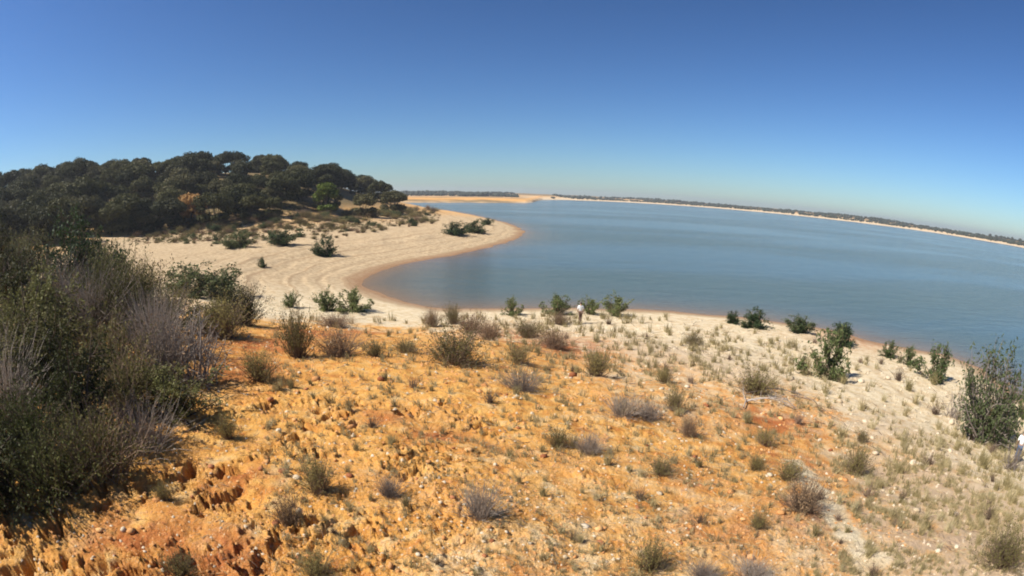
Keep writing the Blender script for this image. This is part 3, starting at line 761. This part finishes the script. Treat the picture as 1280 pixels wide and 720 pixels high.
# front edge of the wood, as azimuth -> distance
FRONT = np.array([(-70,120),(-58,128),(-50,135),(-44,142),(-38,150),(-33,152),(-28,160),(-24,172),(-20,188),(-17,205),(-14.5,232),(-12.8,268)])
rx, ry, _, _ = place(240, 281); ra, rd = math.degrees(math.atan2(rx, ry)), math.hypot(rx, ry)
bx_, by_, _, _ = place(408, 268); ba, bd = math.degrees(math.atan2(bx_, by_)), math.hypot(bx_, by_)
wood = []
for (x, y, d, a), z, s in sorted(zip(cand, cz, cs), key=lambda q: q[0][3]):
    fr = np.interp(a, FRONT[:, 0], FRONT[:, 1])
    if d < fr + rng.uniform(-4, 6) or s < 14 or d > 330: continue
    if abs(a-ra) < 2.2 and d < rd + 5 or abs(a-ba) < 1.7 and d < bd + 4: continue          # room round the dying tree
    f = rng.uniform(.62, 1.25)
    wood.append(dict(x=x, y=y, z=z, d=d, a=a, f=f, g=rng.uniform() < .28, edge=d < fr + 16, el=(z + 8.5*f - CAM_H)/d))
# the crowns that stand against the sky; what lies behind them the photograph does not show
for w_ in wood: w_['sky'] = False
for b0 in np.arange(-66, -12, 1.3):
    L_ = [w_ for w_ in wood if b0 <= w_['a'] < b0+1.3 and not w_['edge']]
    if L_: max(L_, key=lambda q: q['el'])['sky'] = True
sky_d = [(w_['a'], w_['d']) for w_ in wood if w_['sky']]
nt_ = ne = ns = 0
for w_ in wood:
    if not w_['sky'] and w_['d'] > np.interp(w_['a'], [q[0] for q in sky_d], [q[1] for q in sky_d]) + 60: continue
    hue = 'grey green' if w_['g'] else 'dark green'
    if w_['edge']: ne += 1; lab = '%s oak, %s from the left along the front edge of the wood' % (hue, nth_word(ne))
    elif w_['sky']: ns += 1; lab = '%s oak on the skyline of the wooded hill, %s from the left' % (hue, nth_word(ns))
    else: lab = '%s evergreen oak among the massed crowns of the wooded hill' % hue
    k = K[('oakg%d' % rng.integers(0, 3)) if w_['g'] else ('oak%d' % rng.integers(0, 5))]; f = w_['f']
    plant(k, 'oak_tree', (w_['x'], w_['y'], w_['z']-.1), rng.uniform(0, 6.28), (f*rng.uniform(.9, 1.2), f*rng.uniform(.9, 1.2), f), lab, 'tree', 'oaks on the front edge of the wood' if w_['edge'] else 'oaks on the skyline of the hill' if w_['sky'] else hue + ' oaks massed on the hill'); nt_ += 1
def tree_at(kind, px, py, hpx, H, label, wide=1.0):
    x, y, z, mpp = place(px, py); f = hpx*mpp/H
    plant(K[kind], 'oak_tree' if kind.startswith('oak') else 'tree', (x, y, z), rng.uniform(0, 6), (f*wide, f*wide, f), label, 'tree')
tree_at('bright', 408, 268, 40, 8, 'bright yellow green tree at the foot of the wooded hill', 1.0)
tree_at('rust', 240, 281, 36, 7, 'rust brown dying tree at the front of the wooded hill', .9)
tree_at('oakg0', 455, 270, 26, 8, 'low grey green tree right of the bright yellow green one', 1.1)
tree_at('oakg1', 492, 266, 26, 8, 'grey green tree at the right end of the wood', 1.2)
tree_at('oakg2', 175, 292, 26, 8, 'low rounded olive tree on the sand at the wood\'s edge', 1.2)
tree_at('oak1', 295, 273, 34, 9, 'dark rounded oak standing forward of the wood, right of the rust brown tree', 1.1)

# --- small scattered things are told apart by the landmark shrub they lie nearest to
MARKS = [(240,262,'the rust brown tree'),(408,255,'the bright yellow green tree'),(408,308,'the lone round bush'),(354,298,'the scrub edge bush'),(300,300,'the grey green scrub edge bush'),(578,285,'the spit bush pair'),(175,285,'the low rounded olive tree'),(492,258,'the tree ending the wood'),(455,262,'the low grey green tree'),(295,262,'the forward standing oak'),(600,620,'the spiky bottom centre shrub'),(487,605,'the small grey left centre shrub'),(398,590,'the thin olive shrub among the hollows'),(570,432,'the large olive shrub on the rim'),(745,452,'the olive shrub with a purple base'),(650,477,'the low dark dry shrub'),(792,508,'the sprawling grey shrub pair'),(736,552,'the rounded purple grey shrub'),(940,708,'the purple cushion at the bottom edge'),(812,690,'the olive and grey bottom shrub'),(1002,616,'the dark brown shrub on red soil'),(955,545,'the olive shrub below the red bank'),(1068,574,'the olive shrub heading the pale track'),(1250,684,'the bottom right corner shrub'),(396,702,'the dark olive shrub at the bottom edge'),(228,704,'the pale olive bottom edge shrub'),(842,498,'the olive shrub right of the grey pair'),(944,476,'the yellow broom over the dead branches'),(725,390,'the walker'),(1033,446,'the feathery shrub on the white beach'),(1226,500,'the tallest dark shrub at the right edge'),(866,424,'the small green shrub on the white slope'),(826,582,'the thin olive shrub right of centre'),(697,393,'the willow left of the walker'),(425,428,'the grey brown shrub by the thicket'),(1168,457,'the rounded waterline bush'),(692,424,'the brown shrub on the red bank'),(943,400,'the low bush on the white beach')]
ORD = ['nearest','second nearest','third nearest','fourth nearest','fifth nearest','sixth nearest','seventh nearest','eighth nearest','ninth nearest','tenth nearest'] + [w_ + ' nearest' for w_ in 'eleventh twelfth thirteenth fourteenth fifteenth sixteenth seventeenth eighteenth nineteenth twentieth'.split()]
def landmark_labels(items):
    """items: (object, what, category, group, px, py)"""
    box = {}
    for o, what, cat, group, px, py in items:
        d = [(px-m[0])**2 + (py-m[1])**2 for m in MARKS]; k = int(np.argmin(d)); mx, my, ph = MARKS[k]
        dx, dy = px-mx, py-my
        side = ('right of' if dx > 0 else 'left of') if abs(dx) > abs(dy) else ('below' if dy > 0 else 'above')
        box.setdefault((what, side, ph), []).append((d[k], o, cat, group))
    for (what, side, ph), L in box.items():
        L.sort(key=lambda q: q[0])
        for i, (_, o, cat, group) in enumerate(L):
            lab = ('%s %s %s' % (what, side, ph)) if len(L) == 1 else ('%s %s %s %s' % (ORD[i] if i < 20 else 'outlying', what, side, ph))
            tag(o, lab, cat, group)

# --- low scrub between the wood and the sand
scr = 0; items = []
while scr < 290:
    px = rng.uniform(165, 545); lo = np.interp(px, [165, 300, 420, 545], [282, 272, 268, 262]); hi = np.interp(px, [165, 300, 420, 545], [308, 308, 298, 280])
    py = lo + (hi-lo)*rng.uniform()**1.3
    x, y, z, mpp = place(px, py)
    if mpp > .6: continue
    r_ = rng.uniform()
    kb, nv, lab = (('brownb', 3, 'small brown scrub bush between the wooded hill and the sand spit') if r_ < .22 else ('broom', 4, 'small olive scrub bush between the wooded hill and the sand spit') if r_ < .75 else ('tama', 4, 'small dark green scrub bush between the wooded hill and the sand spit'))
    o = put(kb, nv, px, py, rng.uniform(3, 9.5)*(1-.35*(py-lo)/(hi-lo)), rng.uniform(7, 20)*(1-.55*(py-lo)/(hi-lo)), 'scrub_bush', None, None)
    items.append((o, lab.split(' between')[0], 'bush', 'scrub bushes between wood and sand', px, py)); scr += 1
landmark_labels(items)

# --- ground cover of the scrub band: beyond counting
def low_scrub():
    r = np.random.default_rng(81)
    px = r.uniform(160, 550, 3600); lo = np.interp(px, [160, 300, 420, 550], [282, 270, 265, 260]); hi = np.interp(px, [160, 300, 420, 550], [306, 304, 292, 276])
    py = lo + (hi-lo)*r.uniform(size=3600)**1.5
    D = ray(px, py); t = np.full(3600, 60.0)
    for _ in range(22):
        z = land(D[:, 0]*t, D[:, 1]*t)[0]; t = t + np.clip((CAM_H + D[:, 2]*t - z)/np.maximum(-D[:, 2], .03), -.3*t, .3*t)*.7
    x = D[:, 0]*t; y = D[:, 1]*t; z, P, E, s = ground(x, y)
    ok = (t < 320) & (s > 9) & (fbm(x*.06, y*.06, 82, 3) + .28 > r.uniform(-.35, .45, len(x)))
    pick = r.uniform(size=len(x)) < .62
    for sel, mat, name, lab in ((ok & pick, 'moss', 'low_scrub', 'low olive scrub covering the strip between wood and sand'), (ok & ~pick, 'brown', 'dry_scrub', 'low brown scrub covering the strip between wood and sand')):
        n = sel.sum(); k = 34; rad = r.uniform(.3, 1.0, n)
        C = np.repeat(np.stack((x, y, z), -1)[sel], k, 0) + r.normal(size=(n*k, 3))*np.repeat(rad, k)[:, None]*np.array((.5, .5, .0)) + np.abs(r.normal(size=(n*k, 1)))*np.repeat(rad, k)[:, None]*np.array((0, 0, .38))
        v, f = leaves(C, .22, r, up=1.0, aspect=.6)
        tag(link(name, mesh_np(name, v, f, mats=[M[mat]])), lab, 'scrub', kind='stuff')
low_scrub()

# --- far wood on the other shore (one mass at this distance)
def far_wood():
    r = np.random.default_rng(77)
    n = 5200
    a = r.uniform(-30, 78, n); q = 60 + 500*r.uniform(0, 1, n)**1.5
    flat = a < 2.2
    rs = np.interp(a, FAR[:, 0], FAR[:, 1]); d = rs + q + np.where(flat, 560, 0) - np.where((~flat) & (r.uniform(size=n) < .1), 30, 0)
    a = np.radians(a); x = d*np.sin(a); y = d*np.cos(a); z = land(x, y)[0]
    ok = (z > 2.5) & ((np.degrees(a) < .4) | (np.degrees(a) > 4)) & ((fbm(x*.004, y*.004, 5, 3) + .25) > r.uniform(-.3, .2, n))
    x, y, z = x[ok], y[ok], z[ok]; n = len(x)
    # rough low-poly crown: 2 rings + apex + foot
    k = 6; ang = np.arange(k)*2*np.pi/k
    H = r.uniform(3, 7, n)*(1 + .6*np.clip(fbm(x*.006, y*.006, 9, 2), -.6, 1)); W = r.uniform(2.5, 7, n)
    P = []
    for fz, fr in ((.12, .45), (.45, 1.0), (.8, .7)):
        rr = W[:, None]*fr*r.uniform(.7, 1.3, (n, k))
        P.append(np.stack((x[:, None]+rr*np.cos(ang), y[:, None]+rr*np.sin(ang), z[:, None]+H[:, None]*(fz+r.uniform(-.06, .06, (n, k)))), -1))
    top = np.stack((x, y, z+H), -1)[:, None]; bot = np.stack((x, y, z-.5), -1)[:, None]
    V = np.concatenate(P+[top, bot], 1); m_ = V.shape[1]
    Fq = []
    for i in range(2):
        for j in range(k): Fq += [(i*k+j, i*k+(j+1) % k, (i+1)*k+(j+1) % k), (i*k+j, (i+1)*k+(j+1) % k, (i+1)*k+j)]
    for j in range(k): Fq += [(2*k+j, 2*k+(j+1) % k, 3*k), ((j+1) % k, j, 3*k+1)]
    Fq = (np.array(Fq)[None] + (np.arange(n)*m_)[:, None, None]).reshape(-1, 3)
    o = link('far_wood', mesh_np('far_wood', V.reshape(-1, 3), Fq, mats=[M['farwood']]))
    tag(o, 'distant dark belt of woodland along the far shore', 'woodland', kind='stuff')
far_wood()

# --- stones and clay clods
def proto_stone(seed, flat=.5, rough=.34):
    r = np.random.default_rng(seed)
    import bmesh
    bm = bmesh.new(); bmesh.ops.create_icosphere(bm, subdivisions=1, radius=.5)
    V = np.array([v.co[:] for v in bm.verts]); Fq = np.array([[v.index for v in f.verts] for f in bm.faces]); bm.free()
    V = V*(1+r.uniform(-rough, rough, (len(V), 1)))*np.array((1, r.uniform(.6, .95), flat)); V[:, 2] += .12
    return V, Fq
STONE = {mt: [mesh_np('stone', *proto_stone(500+i), mats=[M[mt]]) for i in range(5)] for mt in ('stone_pale', 'stone_orange', 'stone_red')}
def scatter_px(n, region, seed):
    """n ground points over a picture-sized region (x0,y0,x1,y1) with an acceptance function"""
    r = np.random.default_rng(seed); x0, y0, x1, y1 = region
    px = r.uniform(x0, x1, n); py = r.uniform(y0, y1, n)
    D = ray(px, py); t = np.full(n, 5.0); 
    for _ in range(14):      # march down to the ground
        x = D[:, 0]*t; y = D[:, 1]*t; zc = CAM_H + D[:, 2]*t
        z = land(x, y)[0]; t = t + np.clip((zc-z)/np.maximum(-D[:, 2], .1), -.35*t, .35*t)*.8
    x = D[:, 0]*t; y = D[:, 1]*t; z, P, E, s = ground(x, y)
    return x, y, z, t/F_PX, P, E, s, px, py
X, Y, Z, MPP, P, E, S, PX, PY = scatter_px(330, (60, 470, 1200, 719), 61)
cnt = 0; items = []
for i in range(len(X)):
    if cnt >= 260 or (PX[i] < 300 and PY[i] < 640 - PX[i]*.35): continue
    pale = rng.uniform() < (.22 if P[i] < .45 else 1.1)
    mt = 'stone_pale' if pale else ('stone_red' if rng.uniform() < .3 else 'stone_orange')
    lab, nm, cat, gr = {'stone_pale': ('pale stone', 'stone', 'stone', 'loose pale stones'), 'stone_orange': ('orange clay clod', 'clay_clod', 'clod', 'loose orange clods'), 'stone_red': ('dark red clay clod', 'clay_clod', 'clod', 'loose red clods')}[mt]
    o = link(nm, STONE[mt][rng.integers(0, 5)], None, (X[i], Y[i], Z[i]), rng.uniform(0, 6.28), tuple(MPP[i]*(4.5 + 9*rng.uniform()**2.2)*rng.uniform(.75, 1.2, 3)))
    items.append((o, lab, cat, gr, PX[i], PY[i])); cnt += 1
landmark_labels(items)
# finer gravel: beyond counting
X, Y, Z, MPP, P, E, S, PX, PY = scatter_px(9000, (0, 395, 1279, 719), 62)
def gravel(sel, mat, name, label):
    r = np.random.default_rng(len(name)); sv, sf = proto_stone(520)
    bx = np.array([(-.5, -.5, -.1), (.5, -.45, -.1), (.45, .5, -.1), (-.5, .4, -.1), (-.2, -.1, .45), (.2, .2, .4)])
    bf = np.array([(0, 1, 4), (1, 5, 4), (1, 2, 5), (2, 3, 5), (3, 4, 5), (3, 0, 4)])
    n = sel.sum(); a = r.uniform(0, 6.28, n); s = (MPP[sel]*r.uniform(1.4, 5.0, n))
    c, q = np.cos(a)[:, None], np.sin(a)[:, None]
    W_ = bx[None]*(r.uniform(.6, 1.3, (n, 6, 3)))*s[:, None, None]
    V = np.stack((W_[..., 0]*c - W_[..., 1]*q + X[sel][:, None], W_[..., 0]*q + W_[..., 1]*c + Y[sel][:, None], W_[..., 2] + Z[sel][:, None]), -1)
    Fq = (bf[None] + (np.arange(n)*6)[:, None, None]).reshape(-1, 3)
    tag(link(name, mesh_np(name, V.reshape(-1, 3), Fq, mats=[M[mat]])), label, 'gravel', kind='stuff')
u = rng.uniform(size=len(X)); dry = S > 2
gravel(dry & (u < .12 + .4*P), 'stone_pale', 'pale_gravel', 'pale gravel strewn over the slope and the beach')
gravel(dry & (u >= .12 + .4*P) & (u < .85) & (P < .55), 'stone_orange', 'clay_crumbs', 'orange clay crumbs strewn over the eroded slope')

# --- grass tufts one can pick out
X, Y, Z, MPP, P, E, S, PX, PY = scatter_px(1100, (330, 395, 1279, 719), 63)
dens = np.where(PX > 1010 + (719-PY)*.05, .45, np.where((PY < 470) & (PX > 620), .5, .20))
cnt = 0; items = []
for i in range(len(X)):
    if cnt >= 290 or rng.uniform() > dens[i] or S[i] < 7 or MPP[i] > .09: continue
    r_ = rng.uniform()
    if r_ < .45: me_, nm, lab = TUFT[rng.integers(0, 4)], 'grass_tuft', 'straw grass tuft'
    elif r_ < .8: me_, nm, lab = TUFTG[rng.integers(0, 3)], 'grass_tuft', 'olive grass tuft'
    else: me_, nm, lab = TUFTB[rng.integers(0, 3)], 'grass_tuft', 'brown withered tuft'
    hpx = rng.uniform(9, 22) if PY[i] > 470 else rng.uniform(7, 14)
    sc_ = hpx*MPP[i]/.5
    o = link(nm, me_, None, (X[i], Y[i], Z[i]), rng.uniform(0, 6.28), (sc_*1.2, sc_*1.2, sc_))
    items.append((o, lab, 'grass', 'grass tufts on the slope', PX[i], PY[i])); cnt += 1
landmark_labels(items)

# --- dry grass: beyond counting
def dry_grass():
    r = np.random.default_rng(64)
    X, Y, Z, MPP, P, E, S, PX, PY = scatter_px(16000, (330, 395, 1279, 719), 65)
    line = 990 + (719-PY)*(-.05)
    dens = np.where(PX > line + 60, np.where(PY > 540, .95, .10), np.where((PY < 470) & (PX > 620), .45, .20))
    dens = dens*np.clip(.6+1.4*fbm(X*.5, Y*.5, 8, 3), 0, 1.4)
    ok = (r.uniform(size=len(X)) < dens) & (S > 13 - 8*(PX < 850)) & (track_dist(X, Y) > .5) & (MPP < .09)
    for mat, name, lab, sel in (('straw', 'dry_grass', 'thin dry straw grass spread over the right hand slope', ok & (r.uniform(size=len(X)) < .75)), ('greengrass', 'olive_grass', 'thin olive grass spread over the right hand slope', ok)):
        if name == 'olive_grass': sel = ok & ~prev
        prev = sel
        x, y, z, mp = X[sel], Y[sel], Z[sel], MPP[sel]; nb = 14; n = len(x)
        hh = np.repeat(mp*r.uniform(5, 13, n), nb)
        base = np.repeat(np.stack((x, y, z-.02), -1), nb, 0) + r.normal(0, 1, (n*nb, 3))*np.array((.16, .16, 0))*hh[:, None]
        tip = base + dirs(r, n*nb, 0, 40)*(hh*r.uniform(.5, 1.1, n*nb))[:, None]
        v, f = stems_batch(base, tip, np.zeros_like(base), np.repeat(mp, nb)*.38, 1, 3)
        tag(link(name, mesh_np(name, v, f, mats=[M[mat]])), lab, 'grass', kind='stuff')
dry_grass()

def twig_litter():
    r = np.random.default_rng(71)
    X, Y, Z, MPP, P, E, S, PX, PY = scatter_px(5200, (250, 400, 1279, 719), 72)
    ok = (S > 8) & (MPP < .08) & (fbm(X*.7, Y*.7, 73, 3) + .15 > r.uniform(-.5, .5, len(X))); x, y, z, mp = X[ok], Y[ok], Z[ok], MPP[ok]; n = len(x)
    a = r.uniform(0, 6.283, n); l = mp*r.uniform(4, 18, n)
    ex, ey = x + l*np.cos(a), y + l*np.sin(a)
    base = np.stack((x, y, z+.015), -1); tip = np.stack((ex, ey, ground(ex, ey)[0] + .02 + l*r.uniform(0, .25, n)), -1)
    bend = r.normal(0, .08, (n, 3))*l[:, None]; bend[:, 2] = np.abs(bend[:, 2])
    half = r.uniform(size=n) < .55
    for sel, mat, name, lab in ((half, 'browntwig', 'twig_litter', 'fine brown twigs and dead stems littering the slope'), (~half, 'straw', 'straw_litter', 'fine pale straw littering the slope')):
        v, f = stems_batch(base[sel], tip[sel], bend[sel], mp[sel]*.45, 2, 3)
        tag(link(name, mesh_np(name, v, f, mats=[M[mat]])), lab, 'litter', kind='stuff')
twig_litter()

# ------------------------------------------------------------------ people
def flat_mat(name, c, rough=.8):
    m, t, b, L = new_mat(name); n = N(t)
    tc = t.nodes.new('ShaderNodeTexCoord').outputs['Object']
    L.new(n.mix(n.noise(tc, 12, 3), tuple(v*.85 for v in c), tuple(min(1, v*1.1) for v in c)), b.inputs['Base Color']); b.inputs['Roughness'].default_value = rough
    return m
M['skin'] = flat_mat('skin', (.42, .24, .16), .55); M['white_cloth'] = flat_mat('white_cloth', (.80, .80, .78)); M['hair'] = flat_mat('dark_hair', (.02, .016, .013))
M['khaki'] = flat_mat('brown_trousers', (.14, .085, .055)); M['navy'] = flat_mat('blue_trousers', (.07, .10, .16)); M['shoe'] = flat_mat('dark_shoes', (.03, .027, .025))

def skin_mesh(name, verts, edges, radii, mat, root=0, sub=1):
    me = bpy.data.meshes.new(name); me.from_pydata(verts, edges, [])
    o = bpy.data.objects.new(name+'_tmp', me); col.objects.link(o)
    m_ = o.modifiers.new('skin', 'SKIN'); m_.use_smooth_shade = True
    for i, sv in enumerate(me.skin_vertices[0].data):
        r_ = radii[i]; sv.radius = (r_, r_) if not hasattr(r_, '__len__') else r_; sv.use_root = (i == root)
    s_ = o.modifiers.new('sub', 'SUBSURF'); s_.levels = sub; s_.render_levels = sub
    dg = bpy.context.evaluated_depsgraph_get(); out = bpy.data.meshes.new_from_object(o.evaluated_get(dg))
    out.name = name; out.materials.clear(); out.materials.append(M[mat])
    bpy.data.objects.remove(o); bpy.data.meshes.remove(me)
    return out

def person(loc, rz, height, legs, shirt, stride, label):
    # skeleton, facing +Y; metres for a 1.75 m figure
    V, E_, R_ = [], [], []
    def v(p, r, par=None):
        V.append(p); R_.append(r); i = len(V)-1
        if par is not None: E_.append((par, i))
        return i
    pel = v((0, 0, .95), (.15, .11)); wa = v((0, 0, 1.12), (.13, .10), pel); ch = v((0, .0, 1.32), (.16, .115), wa); nb = v((0, -.01, 1.45), (.09, .075), ch)
    nk = v((0, .0, 1.53), .052, nb); hd = v((0, .02, 1.60), (.072, .085), nk); hc = v((0, .015, 1.68), (.078, .095), hd); ht = v((0, .0, 1.745), (.05, .06), hc)
    nose = v((0, .125, 1.63), .012, hd)
    joints = {}
    for s in (-1, 1):
        sh = v((s*.18, 0, 1.42), .058, ch); sw = -s*stride*.45
        el = v((s*.25, sw*.18-.02, 1.15), .042, sh); wr = v((s*.25, sw*.4+.09, .93), .028, el)
        pa = v((s*.25, sw*.4+.12, .86), (.024, .036), wr)
        for k in range(4): 
            f1 = v((s*.255, sw*.4+.10+.018*k, .81), .009, pa); v((s*.245, sw*.4+.11+.018*k, .765+.012*(k in (0, 3))), .008, f1)
        t1 = v((s*.235, sw*.4+.16, .85), .010, wr); v((s*.225, sw*.4+.175, .81), .009, t1)
        hp = v((s*.09, 0, .90), (.095, .10), pel); fw = s*stride
        kn = v((s*.10, fw*.5+.03, .50), .058, hp); an = v((s*.10, fw*.9-.02, .09), .038, kn); to = v((s*.105, fw*.9+.15, .035), (.038, .028), an)
        joints[s] = (sh, el, wr, hp, kn, an, to)
    body = skin_mesh('person_body', V, E_, R_, 'skin')
    k = height/1.75
    o = link('person', body, None, loc, rz, k)
    def sub(idx_edges, grow, mat, name):
        ids = sorted({i for e in idx_edges for i in e}); mp_ = {a: b for b, a in enumerate(ids)}
        rr = []
        for i in ids:
            r0 = R_[i]; rr.append(tuple(q+grow for q in r0) if hasattr(r0, '__len__') else r0+grow)
        link(name, skin_mesh('person_'+name, [V[i] for i in ids], [(mp_[a], mp_[b]) for a, b in idx_edges], rr, mat), o)
    j = joints
    sub([(pel, wa), (wa, ch), (ch, nb)] + [e for s in (-1, 1) for e in ((ch, j[s][0]), (j[s][0], j[s][1]))], .018, shirt, 'shirt')
    sub([(pel, wa)][:0] + [e for s in (-1, 1) for e in ((pel, j[s][3]), (j[s][3], j[s][4]), (j[s][4], j[s][5]))], .016, legs, 'trousers')
    for s in (-1, 1): sub([(j[s][5], j[s][6])], .014, 'shoe', 'shoe')
    hv = [(0, -.035, 1.59), (0, -.03, 1.69), (0, -.01, 1.75)]
    link('hair', skin_mesh('person_hair', hv, [(0, 1), (1, 2)], [(.082, .085), (.096, .102), (.075, .085)], 'hair'), o)
    # eyes
    import bmesh
    for s in (-1, 1):
        bm = bmesh.new(); bmesh.ops.create_icosphere(bm, subdivisions=1, radius=.012); mm = bpy.data.meshes.new('eye'); bm.to_mesh(mm); bm.free(); mm.materials.append(M['hair'])
        link('eye', mm, o, (s*.032, .112, 1.665))
    return tag(o, label, 'person')
x, y, z, mpp = place(725, 404)
person((x, y, z-.01), math.radians(12), 27*mpp, 'khaki', 'white_cloth', .16, 'person in white top and brown trousers walking on the pale shore by the willows')
x, y, z, mpp = place(1269, 578)
person((x, y, z-.01), math.radians(-60), 1.72, 'navy', 'white_cloth', .03, 'person in white top and blue trousers half hidden at the right edge')

# --- dark float on the water
def lathe(prof, n=14):
    a = np.arange(n)*2*np.pi/n; V = np.concatenate([np.stack((r*np.cos(a), r*np.sin(a), np.full(n, z)), -1) for r, z in prof])
    Fq = [(i*n+j, i*n+(j+1) % n, (i+1)*n+(j+1) % n, (i+1)*n+j) for i in range(len(prof)-1) for j in range(n)]
    return V, np.array(Fq)
fx, fy = on_plane(1173, 436, 0.0)
o = link('buoy', mesh_np('buoy', *lathe([(.001, -.2), (.12, -.16), (.19, -.03), (.2, .08), (.15, .2), (.07, .27), (.05, .33), (.001, .34)]), smooth=True, mats=[M['shoe']]), None, (float(fx), float(fy), 0.02))
tag(o, 'small dark round float out on the water off the right hand beach', 'buoy')
t_ = np.linspace(0, 2*np.pi, 13); v_, f_ = tubes([np.stack((.05*np.cos(t_), 0*t_, .37+.05*np.sin(t_)), -1)], [np.full(13, .012)], 5)
link('eye_ring', mesh_np('eye_ring', v_, f_, mats=[M['shoe']]), o)
print('trees', nt_)

# ------------------------------------------------------------------ the air
hz = bpy.data.materials.new('thin_haze'); hz.use_nodes = True; t = hz.node_tree; t.nodes.remove(t.nodes['Principled BSDF'])
pv = t.nodes.new('ShaderNodeVolumePrincipled'); pv.inputs['Color'].default_value = (.92, .94, .97, 1); pv.inputs['Density'].default_value = HAZE; pv.inputs['Anisotropy'].default_value = .3
t.links.new(pv.outputs[0], t.nodes['Material Output'].inputs['Volume'])
L_ = 5600.
bv = np.array([(x, y, z) for z in (-8., 60.) for y in (-L_, L_) for x in (-L_, L_)])
bf = np.array([(0, 2, 3, 1), (4, 5, 7, 6), (0, 1, 5, 4), (2, 6, 7, 3), (0, 4, 6, 2), (1, 3, 7, 5)])
tag(link('haze', mesh_np('haze', bv, bf, mats=[hz])), 'thin pale haze over the lake', 'haze', kind='stuff')
